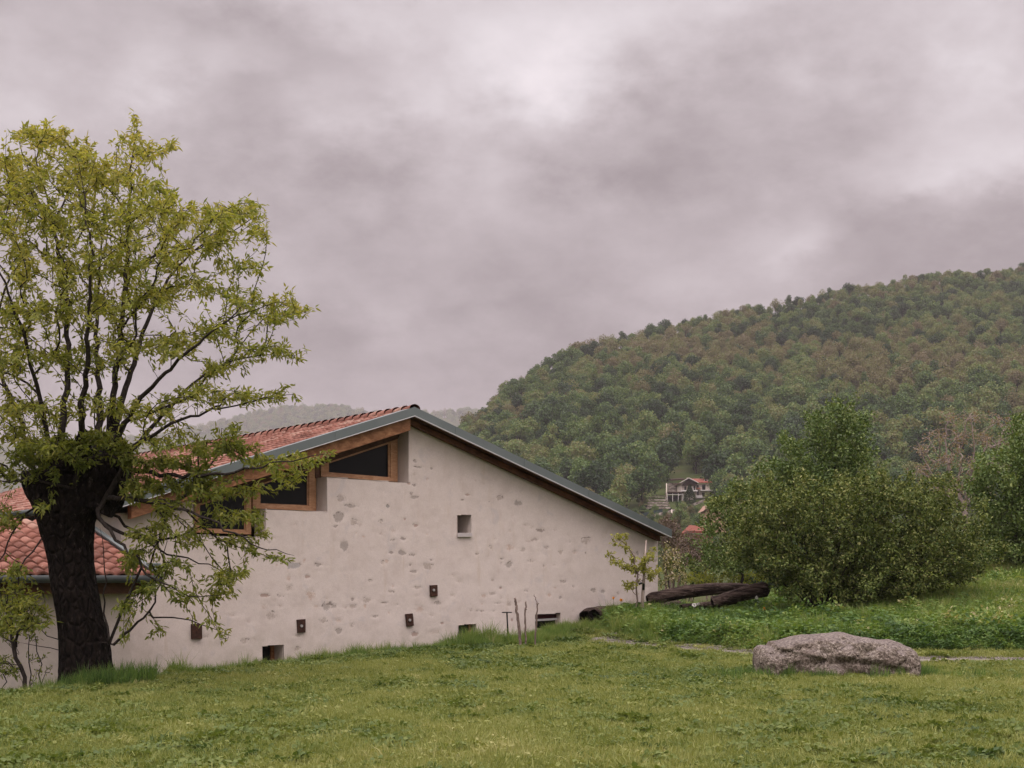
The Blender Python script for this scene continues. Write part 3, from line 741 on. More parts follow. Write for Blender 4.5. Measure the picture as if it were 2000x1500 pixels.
# ------------------------------------------------------------------ the low wing on the left
wing = thing('side_wing', 'low wing with orange barrel tile roof behind the old trunk', 'house wing', H(-10, 1.5, 0))
wing['label'] = 'low wing under a faded orange barrel tile roof behind the dark tree trunk'
PW = .285; s_wv = -7.42; d_e = 2.98; d_t = -.75; z_e = EYE + .03; WL = 11.0
nW = math.hypot(1, PW); Dw = np.array((SU, -CU, -PW)) / nW; Nw = np.array((SU * PW, -CU * PW, 1)) / nW; Uw = np.array((-CU, -SU, 0.))
zt = z_e + PW * (d_e - d_t)
tiled('tiled_roof', H(s_wv, d_t, zt), Uw, Dw, Nw, WL, (d_e - d_t) * nW, .235, .36, M_TILE, wing, amp=.075, lap=.035, seed=11)
mb = MB()
A = [(d_t, zt - .03), (d_e - .02, z_e - .03), (d_e - .02, z_e - .13), (d_t, zt - .13)]
mb.prism([H(s_wv + .02, d, z) for d, z in A], [H(s_wv - WL, d, z) for d, z in A]); mb.build('soffit_boards', M_SOFFIT, wing)
mb = MB(); A = [(d_t, zt + .10), (d_e + .02, z_e + .10), (d_e + .02, z_e - .12), (d_t, zt - .12)]
mb.prism([H(s_wv + .07, d, z) for d, z in A], [H(s_wv + .025, d, z) for d, z in A]); mb.build('metal_verge', M_METAL, wing)
mb = MB(); A = [(d_t, zt + .13), (d_e, z_e + .13), (d_e, z_e + .105), (d_t, zt + .105)]
mb.prism([H(s_wv + .075, d, z) for d, z in A], [H(s_wv - .03, d, z) for d, z in A]); mb.build('flashing', M_METAL, wing)
mb = MB().tube([H(s_wv + .12, d_e + .06, z_e - .04), H(s_wv - WL, d_e + .06, z_e - .04)], .07, 10); mb.build('gutter', M_GUTTER, wing, smooth=True)
mb = MB(); c = [(s_wv - .02, z_e - .13), (s_wv - WL, z_e - .13), (s_wv - WL, z_e - .30), (s_wv - .02, z_e - .30)]
mb.prism(HP(c, d_e - .16), HP(c, d_e - .28)); mb.build('eaves_beam', M_LINTEL, wing)
mb = MB(); s0, s1 = s_wv - .22, s_wv - WL
mb.add([H(s0, 2.5, z_base), H(s1, 2.5, z_base), H(s1, 2.5, z_e - .05), H(s0, 2.5, z_e - .05), H(s0, d_t - .2, z_base), H(s1, d_t - .2, z_base), H(s1, d_t - .2, zt - .1), H(s0, d_t - .2, zt - .1)],
       [(0, 1, 2, 3), (5, 4, 7, 6), (4, 0, 3, 7), (1, 5, 6, 2)]); mb.build('wall', M_PLASTER, wing)
mb = MB().box(H(s_wv + .1, d_e - .25, z_e + .16), (.10, .12, .09), [(CU, SU, 0), (SU, -CU, 0), (0, 0, 1)]); mb.build('downpipe_head', M_METAL, wing, bevel=.01)

# ------------------------------------------------------------------ foliage and branch builders
def unit(v): return v / (np.linalg.norm(v, axis=-1, keepdims=True) + 1e-9)
def leaves(P, A, N, L, Wd, tint, fold=.18, droop=.12):
    A = unit(A); B = unit(np.cross(N, A)); N = np.cross(A, B)
    L = L[:, None]; Wd = Wd[:, None]
    v = np.stack([P, P + .33 * L * A - .5 * Wd * B + fold * Wd * N, P + .68 * L * A - .34 * Wd * B + (fold * Wd - droop * .4 * L) * N,
                  P + L * A - droop * L * N, P + .68 * L * A + .34 * Wd * B + (fold * Wd - droop * .4 * L) * N, P + .33 * L * A + .5 * Wd * B + fold * Wd * N], 1)
    n = len(P); b = np.arange(n)[:, None] * 6
    Fa = np.concatenate([b + np.array([0, 3, 2, 1]), b + np.array([0, 5, 4, 3])], 0)
    return v.reshape(-1, 3), Fa, np.repeat(tint, 6)

def grow(limbs, attr, bf=.35, step=.3):
    """limbs: list of (points, radius0, parent_limb or None); returns nodes, parent indices, count of limb nodes"""
    pos, par, plen = [], [], []; limbf = []; limbl = []
    for pts in limbs:
        pts = np.array(pts, float)
        seg = np.linalg.norm(np.diff(pts, axis=0), axis=1); cum = np.concatenate([[0], np.cumsum(seg)])
        m = max(2, int(cum[-1] / step) + 1); tt = np.linspace(0, cum[-1], m)
        # smooth spline through the traced points
        q = np.stack([np.interp(tt, cum, pts[:, i]) for i in range(3)], -1)
        for _ in range(3): q[1:-1] = .5 * q[1:-1] + .25 * (q[:-2] + q[2:])
        if pos:
            ar = np.array(pos); j0 = int(np.argmin(np.linalg.norm(ar - q[0], axis=1)))
        else: j0 = -1
        for k in range(m):
            if k == 0: par.append(j0); plen.append(0 if j0 < 0 else plen[j0] + np.linalg.norm(q[0] - pos[j0]))
            else: par.append(len(pos) - 1); plen.append(plen[-1] + np.linalg.norm(q[k] - pos[-1]))
            pos.append(q[k]); limbf.append(k / (m - 1)); limbl.append(min(1., (cum[-1] / 5.5) ** 1.2))
    nl_ = len(pos); attr = np.array(attr, float); n = len(attr)
    npos = np.zeros((nl_ + n, 3)); npos[:nl_] = pos; npl = np.zeros(nl_ + n); npl[:nl_] = plen
    best = np.full(n, 1e9); bp = np.zeros(n, int)
    for j in range(nl_):
        c = np.linalg.norm(attr - npos[j], axis=1) + bf * npl[j]; u = c < best; best[u] = c[u]; bp[u] = j
    done = np.zeros(n, bool); cnt = nl_
    for _ in range(n):
        b = np.where(done, 1e9, best); i = int(np.argmin(b)); done[i] = True
        npos[cnt] = attr[i]; npl[cnt] = npl[bp[i]] + np.linalg.norm(attr[i] - npos[bp[i]]); par.append(int(bp[i]))
        c = np.linalg.norm(attr - npos[cnt], axis=1) + bf * npl[cnt]; u = (c < best) & ~done; best[u] = c[u]; bp[u] = cnt
        cnt += 1
    global LIMBF
    global LIMBL
    LIMBF = np.array(limbf); LIMBL = np.array(limbl)
    return npos, np.array(par), nl_

def branch_mesh(pos, par, nl_, r_tip, expo, rmax, limb_k=8, jit=.03, seed=0, rlimb=0):
    r = np.random.default_rng(seed); n = len(pos)
    kids = [[] for _ in range(n)]
    for i, p in enumerate(par):
        if p >= 0: kids[p].append(i)
    w = np.zeros(n)
    order = list(range(n))
    depth = np.zeros(n, int)
    for i in range(n):
        if par[i] >= 0: depth[i] = depth[par[i]] + 1
    for i in sorted(order, key=lambda k: -depth[k]):
        w[i] = 1 if not kids[i] else sum(w[k] for k in kids[i])
    rad = np.minimum(r_tip * w ** expo, rmax)
    if rlimb: rad[:nl_] = np.maximum(rad[:nl_], rlimb * LIMBL * (1 - LIMBF) ** 1.1 + .004)
    Vs, Fs, base = [], [], 0
    stack = [i for i in range(n) if par[i] < 0]
    while stack:
        i = stack.pop(); path = [i] if par[i] < 0 else [par[i], i]
        c = i
        while kids[c]:
            ks = sorted(kids[c], key=lambda k: -w[k]); stack += ks[1:]; c = ks[0]; path.append(c)
        P_ = pos[path]; rd = rad[path].copy()
        if par[i] >= 0: rd[0] = min(rd[0], rd[1] * 1.15)
        if len(path) < 2: continue
        # subdivide with a little waviness
        m = len(P_); tt = np.linspace(0, m - 1, (m - 1) * 2 + 1); k0 = np.minimum(tt.astype(int), m - 2); fr = (tt - k0)[:, None]
        Pm = np.vstack([2 * P_[0] - P_[1], P_, 2 * P_[-1] - P_[-2]])
        a, b_, c_, d_ = Pm[k0], Pm[k0 + 1], Pm[k0 + 2], Pm[k0 + 3]
        q = .5 * (2 * b_ + (c_ - a) * fr + (2 * a - 5 * b_ + 4 * c_ - d_) * fr ** 2 + (3 * b_ - a - 3 * c_ + d_) * fr ** 3)
        rq = np.interp(tt, np.arange(m), rd)
        seglen = np.linalg.norm(P_[1] - P_[0])
        q[1:-1] += r.normal(0, jit, (len(q) - 2, 3)) * min(1, seglen / .3)
        rq[-1] *= .4
        k = limb_k if rq.max() > .03 else (5 if rq.max() > .012 else 3)
        v, fa = tube_arrays(q, rq, k); Vs.append(v); Fs.append(fa + base); base += len(v)
    return np.concatenate(Vs), np.concatenate(Fs), rad, kids

def spray(pos, par, nl_, per, L, Wd, seed, spread=.75, droop=-.25, along=(.1, 1.1), tint_fn=None, upn=.8, first=None, off=.02):
    """leaves along the last twigs"""
    r = np.random.default_rng(seed)
    i = np.arange(nl_ if first is None else first, len(pos)); tip = pos[i]; base = pos[par[i]]
    d = tip - base; ln = np.linalg.norm(d, axis=1, keepdims=True); d = d / (ln + 1e-9)
    base = np.where(ln > .55, tip - d * .55, base)
    n = len(i) * per; ii = np.repeat(np.arange(len(i)), per)
    tt = r.uniform(along[0], along[1], n)[:, None]
    P_ = base[ii] + (tip - base)[ii] * tt + r.normal(0, off, (n, 3))
    A = d[ii] * .75 + r.normal(0, spread, (n, 3)) + np.array((0, 0, droop))
    N = r.normal(0, .6, (n, 3)) + np.array((0, 0, upn))
    l = L * r.uniform(.6, 1.25, n); w_ = Wd * r.uniform(.7, 1.2, n)
    tn = np.clip(r.normal(.42, .18, n), 0, 1) if tint_fn is None else tint_fn(P_, r)
    return leaves(P_, A, N, l, w_, tn)

def clump_attr(clumps, D, depth_fn, dens, seed, low=1.0):
    """points inside rounded clumps given by (px, py, rx, ry) at distance D with their own depth spread"""
    r = np.random.default_rng(seed); out = []
    for (px, py, rx, ry) in clumps:
        n = max(3, int(rx * ry * dens * (low if py > 930 and px > 330 else 1)))
        while n:
            u = r.normal(0, .55, 3)
            if np.linalg.norm(u) > 1.15: continue
            x, y = px + u[0] * rx, py + u[1] * ry
            out.append(P3(x, y, D + depth_fn(x, y, r, u[2]))); n -= 1
    return np.array(out)

# ------------------------------------------------------------------ the old pollarded tree
TD = 22.0
tree = thing('old_pollard_tree', 'big old tree with thick black trunk and yellow green spring leaves', 'tree', P3(172, 1337, TD))
prof = [(1352, 176, 72), (1337, 175, 60), (1318, 172, 54), (1295, 169, 50), (1250, 165, 47), (1200, 156, 44), (1150, 144, 44), (1100, 138, 42.5), (1060, 134, 44.5), (1020, 129, 54), (990, 134, 66), (965, 140, 85), (948, 141, 98), (934, 146, 92), (924, 150, 78), (916, 155, 50), (912, 157, 20)]
Vt = []; KT = 72
prof = np.array(prof, float); tt = np.linspace(0, len(prof) - 1, 150)
pr = np.stack([np.interp(tt, np.arange(len(prof)), prof[:, i]) for i in range(3)], -1)
for _ in range(2): pr[1:-1] = .5 * pr[1:-1] + .25 * (pr[:-2] + pr[2:])
for (y, x, rw) in pr:
    c = P3(x, y, TD); rm = rw / F * TD
    rdp = min(rm, .48)
    for k in range(KT):
        a = 2 * math.pi * k / KT
        nz_ = 1 + .10 * mnoise.noise(Vector((math.cos(a) * 1.6, math.sin(a) * 1.6, c[2] * 1.1))) + .055 * mnoise.noise(Vector((math.cos(a) * 7, math.sin(a) * 7, c[2] * 2.6))) + .03 * mnoise.noise(Vector((math.cos(a) * 18, math.sin(a) * 18, c[2] * 7)))
        if y > 1300: nz_ += .12 * max(0, math.sin(a * 5 + 1)) * (y - 1300) / 45
        Vt.append((c[0] + rm * nz_ * math.cos(a), c[1] + rdp * nz_ * math.sin(a), c[2] + (.08 * mnoise.noise(Vector((math.cos(a) * 2, math.sin(a) * 2, 5))) if y < 960 else 0)))
n = len(pr); ii = np.arange(n * KT).reshape(n, KT); jj = np.roll(ii, -1, axis=1)
fa = np.stack([ii[:-1], jj[:-1], jj[1:], ii[1:]], -1).reshape(-1, 4)
fast('trunk', Vt, fa, M_BARK, tree, smooth=True)

def stub(pts, rad, seed):
    P_ = np.array([P3(x, y, TD + d) for x, y, d in pts]); m = 26; c_ = np.linspace(0, len(P_) - 1, m)
    q = np.stack([np.interp(c_, np.arange(len(P_)), P_[:, i]) for i in range(3)], -1)
    for _ in range(4): q[1:-1] = .5 * q[1:-1] + .25 * (q[:-2] + q[2:])
    v, f_ = tube_arrays(q, np.interp(c_, np.arange(len(rad)), rad), 22)
    for i in range(len(v)):
        p = Vector(v[i]); k = 1 + .22 * mnoise.noise(p * 3.2 + Vector((seed, 0, 0))) + .09 * mnoise.noise(p * 9)
        v[i] = q[i // 22] + (v[i] - q[i // 22]) * k
    b = len(Vt); Vt.extend(v); FAX.append(f_ + b)
FAX = [fa]
stub([(175, 985, 0), (205, 935, 0), (222, 895, 0), (222, 850, 0), (219, 815, .05)], [.40, .36, .25, .11, .05], 1)
stub([(185, 975, .1), (225, 930, .15), (238, 905, .25), (250, 880, .4)], [.30, .26, .20, .045], 2)
stub([(115, 990, 0), (85, 955, 0), (62, 938, .1), (45, 925, .2)], [.36, .28, .19, .045], 3)
stub([(130, 970, 0), (112, 925, 0), (105, 895, 0), (112, 850, 0)], [.32, .26, .18, .045], 4)
stub([(150, 960, -.1), (155, 915, -.25), (158, 880, -.5), (163, 840, -.7)], [.34, .26, .17, .045], 5)
tobj = [o for o in tree.children if o.name.startswith('trunk')][0]
bpy.data.objects.remove(tobj)
fast('trunk', np.array(Vt), np.concatenate(FAX), M_BARK, tree, smooth=True)

def LB(*p): return [P3(x, y, TD + d) for (x, y, d) in p]
limbs = [LB((160, 960, 0), (200, 900, 0), (215, 860, 0), (220, 780, .1), (238, 640, .1), (246, 540, .1), (252, 420, 0), (256, 330, 0), (263, 235, 0)),
    LB((215, 880, .1), (236, 790, .5), (265, 690, .9), (320, 545, 1.3), (400, 470, 1.6), (480, 412, 1.7)),
    LB((220, 870, -.2), (262, 790, -.7), (320, 730, -1.1), (390, 665, -1.5), (470, 600, -1.7), (560, 590, -1.8)),
    LB((110, 930, 0), (120, 850, 0), (132, 760, .2), (134, 600, .3), (112, 470, .3), (90, 380, .2), (60, 275, .2)),
    LB((110, 920, -.2), (82, 800, -.6), (50, 660, -1.0), (0, 520, -1.4), (-60, 420, -1.6)),
    LB((70, 930, .2), (40, 810, .6), (-20, 700, 1.1), (-110, 600, 1.5)),
    LB((150, 900, -.3), (165, 800, -.9), (170, 640, -1.5), (180, 500, -1.8), (165, 380, -1.8), (150, 300, -1.7)),
    LB((190, 880, .3), (195, 760, .9), (185, 600, 1.6), (200, 450, 1.9), (210, 350, 1.9)),
    LB((220, 890, 0), (300, 845, -.2), (400, 800, -.4), (500, 785, -.6), (572, 770, -.7)),
    LB((235, 905, .2), (300, 830, .5), (380, 740, .9), (470, 690, 1.1), (580, 690, 1.2)),
    LB((240, 915, -.3), (300, 925, -.6), (370, 935, -.9), (440, 925, -1.1), (560, 900, -1.3), (645, 886, -1.4)),
    LB((225, 935, .3), (270, 955, .6), (340, 955, .8), (420, 940, 1.0), (500, 935, 1.1)),
    LB((205, 975, -.3), (240, 970, -.6), (300, 980, -.9), (380, 1000, -1.2), (450, 1030, -1.3), (510, 1085, -1.3), (575, 1085, -1.4)),
    LB((190, 1010, 0), (230, 1045, -.1), (275, 1062, -.2), (310, 1065, -.2), (345, 1052, -.3), (390, 1030, -.4), (440, 1000, -.5), (500, 1005, -.5)),
    LB((188, 1000, -.4), (235, 1060, -.7), (280, 1120, -.9), (330, 1160, -1.0), (400, 1170, -1.1), (450, 1160, -1.1)),
    LB((205, 985, .4), (260, 1040, .6), (330, 1090, .7), (400, 1100, .8), (480, 1130, .8)),
    LB((214, 1255, -.2), (250, 1236, -.4), (300, 1206, -.5), (312, 1160, -.5), (322, 1100, -.5), (325, 1040, -.6)),
    LB((300, 1206, -.5), (345, 1200, -.6), (400, 1212, -.7), (445, 1240, -.7)),
    LB((145, 955, -.45), (118, 935, -.6), (95, 932, -.6), (50, 945, -.7), (0, 947, -.8), (-70, 935, -.9)),
    LB((80, 975, 0), (40, 1000, -.2), (10, 1060, -.4), (-5, 1120, -.4)),
    LB((90, 1030, -.2), (60, 1080, -.4), (35, 1115, -.5)),
    LB((60, 950, .2), (-20, 900, .5), (-120, 860, .8)),
    LB((116, 1252, -.2), (80, 1235, -.4), (40, 1200, -.5)),
    LB((118, 1270, -.2), (85, 1265, -.4), (40, 1255, -.5)),
    LB((200, 1200, .0), (215, 1150, -.1), (205, 1080, -.1), (195, 1030, -.2))]
CL = [(60, 265, 45, 30), (110, 268, 50, 35), (160, 295, 40, 35), (262, 248, 15, 34), (238, 275, 20, 14), (285, 297, 45, 24), (330, 290, 24, 12), (20, 330, 50, 50), (80, 350, 70, 45), (170, 350, 60, 50), (222, 330, 50, 35), (275, 368, 50, 30), (330, 390, 35, 25), (30, 420, 60, 50), (120, 430, 70, 50), (220, 430, 70, 50), (310, 430, 60, 45), (380, 425, 50, 30), (440, 420, 55, 32), (490, 412, 30, 25), (502, 455, 34, 20), (430, 470, 60, 30), (340, 500, 60, 40), (250, 510, 70, 45), (150, 520, 70, 50), (50, 520, 60, 55), (510, 522, 22, 13), (455, 520, 45, 18), (400, 560, 50, 25), (300, 580, 60, 40), (200, 600, 70, 45), (100, 610, 70, 45), (20, 620, 50, 50), (480, 580, 50, 25), (550, 592, 42, 22), (592, 605, 22, 16), (520, 622, 50, 18), (420, 640, 60, 28), (330, 670, 60, 33), (230, 690, 60, 38), (130, 700, 60, 38), (40, 700, 50, 40), (565, 690, 36, 15), (500, 680, 50, 22), (430, 720, 60, 20), (545, 770, 40, 17), (470, 775, 60, 18), (380, 770, 60, 22), (300, 800, 60, 26), (200, 790, 60, 30), (100, 800, 60, 28), (30, 800, 50, 40), (60, 870, 60, 35), (130, 880, 50, 22), (210, 865, 40, 20), (455, 840, 45, 14), (330, 860, 60, 20), (420, 885, 60, 18), (520, 900, 60, 16), (600, 897, 45, 15), (642, 886, 20, 10), (560, 930, 40, 18), (480, 960, 60, 20), (400, 962, 60, 20), (330, 990, 45, 20), (450, 1012, 60, 22), (512, 1010, 30, 16), (380, 1050, 50, 20), (460, 1056, 50, 14), (520, 1040, 22, 10), (550, 1090, 28, 10), (500, 1078, 22, 10), (300, 1040, 45, 24), (260, 1090, 45, 26), (340, 1110, 50, 20), (420, 1130, 50, 20), (470, 1120, 42, 15), (440, 1160, 42, 15), (360, 1160, 45, 16), (290, 1150, 42, 20), (250, 1185, 25, 20), (400, 1212, 26, 10), (440, 1238, 22, 10), (240, 1245, 14, 14), (300, 1230, 20, 10),
      (-70, 320, 70, 60), (-80, 450, 80, 60), (-110, 580, 80, 60), (-60, 700, 70, 60), (-90, 820, 70, 50), (-60, 900, 60, 30), (0, 930, 50, 20), (10, 1010, 40, 25), (30, 1110, 30, 20), (50, 1170, 40, 20), (70, 1215, 40, 20), (20, 1220, 40, 18), (90, 990, 25, 12), (-90, 960, 60, 30)]
def crown_depth(x, y, r, u):
    k = 1 - ((x - 170) / 460) ** 2 - ((y - 600) / 480) ** 2
    w_ = 2.9 * math.sqrt(max(.06, k)) if y < 880 else 1.0
    return (r.uniform(-1, 1) * .8 + u * .25) * w_ + (-.5 if y > 880 else 0)
att = clump_attr(CL, TD, crown_depth, .019, 21, .82)
att = np.concatenate([att, clump_attr([(60, 890, 45, 25), (120, 870, 50, 25), (190, 858, 45, 22), (238, 880, 30, 22), (90, 925, 30, 12), (160, 905, 26, 14), (280, 900, 60, 18), (350, 905, 60, 18), (430, 870, 50, 14), (480, 872, 40, 12), (270, 960, 50, 16), (350, 950, 60, 16), (420, 930, 50, 14), (300, 935, 50, 12)], TD, lambda x, y, r, u: -.75 + .25 * u, .022, 22)])
pos, par, nl_ = grow(limbs, att, .32, .28)
pos[:, 2] -= 0
bv, bf_, rad, kids = branch_mesh(pos, par, nl_, .0040, .46, .075, 9, .018, 2, rlimb=.062)
fast('branches', bv, bf_, M_LIMB, tree, smooth=True)
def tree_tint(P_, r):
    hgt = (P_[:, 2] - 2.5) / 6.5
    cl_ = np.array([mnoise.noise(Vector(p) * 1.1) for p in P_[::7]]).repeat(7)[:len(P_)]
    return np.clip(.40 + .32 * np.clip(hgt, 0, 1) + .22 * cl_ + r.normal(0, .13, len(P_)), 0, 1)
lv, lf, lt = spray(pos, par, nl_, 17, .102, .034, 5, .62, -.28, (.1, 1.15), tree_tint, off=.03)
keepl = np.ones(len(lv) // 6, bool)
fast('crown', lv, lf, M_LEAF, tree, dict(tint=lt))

# ------------------------------------------------------------------ generic shrub or small tree
def shoots(clumps, n, seed, out=(1.05, 1.35)):
    r = np.random.default_rng(seed); cx, cy = np.mean([c[0] for c in clumps]), np.mean([c[1] for c in clumps]); res = []
    for k in range(n):
        c = clumps[int(r.integers(len(clumps)))]; d = np.array((c[0] - cx, c[1] - cy)); 
        if d[1] > 30: continue
        s_ = r.uniform(*out); e = .9 if d[1] < 0 else .4
        res.append((c[0] + r.normal(0, c[2] * .5) + d[0] * .16 * s_, c[1] - c[3] * e * s_ + r.normal(0, 4), 7, 12))
    return res
def shrub(name, label, cat, base, stems, clumps, D, depth, dens, per, L, Wd, lm, bm, seed, bf=.4, r_tip=.004, rmax=.09, tint=None, droop=-.1, group=None, parts=('stems', 'foliage'), upn=.8, spread=.7, off=.03):
    o = thing(name, label, cat, base, group)
    at = clump_attr(clumps, D, lambda x, y, r, u: (u * .9 + r.uniform(-1, 1) * .35) * depth, dens, seed)
    pos, par, nl_ = grow(stems, at, bf, .3)
    bv, bf_, rad, kids = branch_mesh(pos, par, nl_, r_tip, .48, rmax, 7, .02, seed)
    fast(parts[0], bv, bf_, bm, o, smooth=True)
    lv, lf, lt = spray(pos, par, nl_, per, L, Wd, seed + 1, spread, droop, (.0, 1.2), tint, upn, off=off)
    fast(parts[1], lv, lf, lm, o, dict(tint=lt))
    return o
def normtint(mu, sd, cs=.9, ca=.2):
    def f(P_, r):
        cl_ = np.array([mnoise.noise(Vector(p) * cs) for p in P_[::9]]).repeat(9)[:len(P_)]
        return np.clip(mu + ca * cl_ + r.normal(0, sd, len(P_)), 0, 1)
    return f

# big round bush in front on the right
BD = 35.0
gb = P3(1608, 1205, BD); gb[2] = gz(gb[0], BD)
def ST(D, *p): return [P3(x, y, D + d) for (x, y, d) in p]
bst = [[gb] + ST(BD, (1600 + a * .3, 1150, 0), (1600 + a, y, d)) for (a, y, d) in ((-180, 1060, .8), (-120, 980, -.9), (-50, 930, .6), (10, 920, -.6), (70, 930, 1.0), (140, 960, -1.0), (210, 1020, .6), (270, 1070, -.6), (-60, 1040, -2.0), (90, 1050, -2.1), (-10, 1000, 1.9))]
bcl = [(1470, 1080, 45, 45), (1445, 1015, 30, 38), (1490, 1030, 55, 55), (1500, 980, 50, 38), (1560, 968, 60, 40), (1640, 962, 60, 38), (1700, 962, 60, 38), (1770, 972, 60, 38), (1830, 980, 60, 45), (1885, 1030, 50, 45), (1905, 1080, 40, 40), (1870, 1110, 60, 35), (1790, 1120, 80, 45), (1720, 1140, 70, 40), (1640, 1150, 60, 40), (1575, 1135, 55, 42), (1530, 1105, 50, 42), (1560, 1040, 80, 70), (1650, 1030, 80, 70), (1740, 1030, 80, 70), (1810, 1060, 70, 55), (1600, 1110, 80, 50), (1700, 1090, 80, 50), (1545, 1160, 26, 16), (1690, 1165, 40, 14)]
shrub('large_bush', 'wide round olive green bush spreading behind the boulder', 'bush', gb, bst, bcl + shoots(bcl, 60, 5, (.9, 1.15)), BD, 2.3, .0215, 42, .082, .048, M_BUSH, M_LIMB, 31, off=.06, tint=normtint(.52, .26), droop=-.05)
# taller tree rising behind the bush
TD2 = 46.0
g2 = P3(1640, 1150, TD2); g2[2] = gz(g2[0], TD2)
st2 = [[g2] + ST(TD2, (1635, 1050, 0), (1630, 940, 0), (1632, 850, 0), (1640, 800, 0)), [P3(1636, 1050, TD2)] + ST(TD2, (1590, 960, .6), (1545, 890, .8)), [P3(1632, 1000, TD2)] + ST(TD2, (1680, 920, -.8), (1700, 860, -.6)), [P3(1632, 960, TD2)] + ST(TD2, (1600, 880, -1), (1590, 840, -1.2))]
cl2 = [(1640, 815, 28, 22), (1600, 845, 32, 26), (1660, 850, 36, 28), (1560, 885, 32, 26), (1620, 880, 50, 32), (1680, 885, 32, 28), (1535, 925, 30, 30), (1590, 930, 50, 35), (1650, 930, 50, 35), (1700, 920, 28, 28), (1560, 980, 50, 40), (1640, 990, 60, 40), (1720, 1000, 40, 40), (1500, 960, 25, 25)]
shrub('leafy_tree', 'fresh green pointed tree rising above the back of the round bush', 'tree', g2, st2, cl2 + shoots(cl2, 36, 6), TD2, 1.9, .026, 36, .11, .065, M_GREENTREE, M_LIMB, 41, off=.10, tint=normtint(.5, .22), rmax=.12, parts=('trunk', 'crown'))
# looser tree to the left of the bush
TD3 = 42.0
g3 = P3(1448, 1175, TD3); g3[2] = gz(g3[0], TD3)
st3 = [[g3] + ST(TD3, (1452, 1130, 0), (1446, 1080, 0), (1440, 1010, 0), (1440, 960, 0)), [P3(1452, 1130, TD3)] + ST(TD3, (1425, 1080, .5), (1395, 1040, .6)), [P3(1447, 1085, TD3)] + ST(TD3, (1490, 1020, -.5), (1510, 960, -.6)), [P3(1450, 1120, TD3)] + ST(TD3, (1420, 1110, -.8), (1385, 1090, -1))]
cl3 = [(1440, 960, 22, 22), (1410, 985, 26, 22), (1470, 965, 26, 24), (1500, 950, 22, 20), (1390, 1030, 28, 22), (1435, 1020, 40, 30), (1485, 1020, 36, 30), (1400, 1075, 36, 22), (1370, 1060, 20, 14), (1450, 1080, 40, 26), (1420, 1110, 40, 18), (1395, 1000, 18, 14), (1380, 1095, 22, 12)]
shrub('leafy_tree', 'thin airy green tree standing left of the round bush behind the logs', 'tree', g3, st3, cl3, TD3, 1.3, .026, 32, .095, .055, M_GREENTREE, M_LIMB, 51, off=.09, tint=normtint(.55, .22), rmax=.08, parts=('trunk', 'crown'))
# green tree on the right edge
TD4 = 43.0
g4 = P3(1985, 1110, TD4); g4[2] = gz(g4[0], TD4)
st4 = [[g4] + ST(TD4, (1985, 1040, 0), (1990, 960, 0), (2000, 880, 0)), [P3(1985, 1050, TD4)] + ST(TD4, (1940, 980, .6), (1920, 940, .8)), [P3(1986, 1030, TD4)] + ST(TD4, (2050, 960, -.6), (2090, 900, -.5))]
cl4 = [(1990, 850, 30, 26), (1960, 890, 28, 24), (2010, 890, 40, 30), (1930, 930, 30, 24), (1980, 940, 45, 34), (2040, 930, 45, 40), (1915, 970, 20, 22), (1950, 990, 40, 34), (2010, 1000, 50, 40), (1965, 1050, 40, 34), (2030, 1060, 50, 36), (1930, 1030, 30, 30), (1980, 1085, 40, 18), (2090, 980, 50, 50), (1925, 1080, 24, 16)]
shrub('leafy_tree', 'bright green leafy tree cut off by the right edge of the meadow', 'tree', g4, st4, cl4 + shoots(cl4, 36, 7), TD4, 1.9, .026, 36, .11, .065, M_GREENTREE, M_LIMB, 61, off=.10, tint=normtint(.55, .2), rmax=.1, parts=('trunk', 'crown'))
# reddish, barely leafed walnut behind
TD5 = 58.0
g5 = P3(1885, 1120, TD5); g5[2] = min(gz(g5[0], TD5), g5[2] - .5)
st5 = [[g5] + ST(TD5, (1885, 1040, 0), (1884, 960, 0)), [P3(1884, 990, TD5)] + ST(TD5, (1858, 930, .4), (1845, 880, .6), (1850, 825, .6)), [P3(1884, 980, TD5)] + ST(TD5, (1905, 900, -.4), (1900, 850, -.4), (1895, 810, -.4)), [P3(1884, 990, TD5)] + ST(TD5, (1935, 920, .5), (1955, 850, .6), (1975, 810, .8)), [P3(1884, 1000, TD5)] + ST(TD5, (1840, 960, -.6), (1810, 910, -.8), (1790, 860, -.9))]
cl5 = [(1855, 815, 22, 14), (1900, 815, 30, 16), (1945, 820, 26, 16), (1975, 830, 18, 20), (1830, 850, 30, 18), (1880, 855, 36, 22), (1935, 865, 36, 24), (1800, 880, 24, 16), (1850, 900, 40, 24), (1910, 910, 40, 26), (1970, 880, 18, 24), (1800, 920, 34, 18), (1870, 950, 44, 22), (1820, 950, 30, 16), (1920, 950, 30, 18)]
shrub('budding_tree', 'bare branched pale tree with rusty red buds behind the bush', 'tree', g5, st5, cl5, TD5, 2.2, .075, 3, .11, .06, M_RUSTLEAF, M_GREYTWIG, 71, bf=.25, r_tip=.0085, rmax=.16, off=.06, tint=normtint(.5, .25), parts=('trunk', 'crown'))
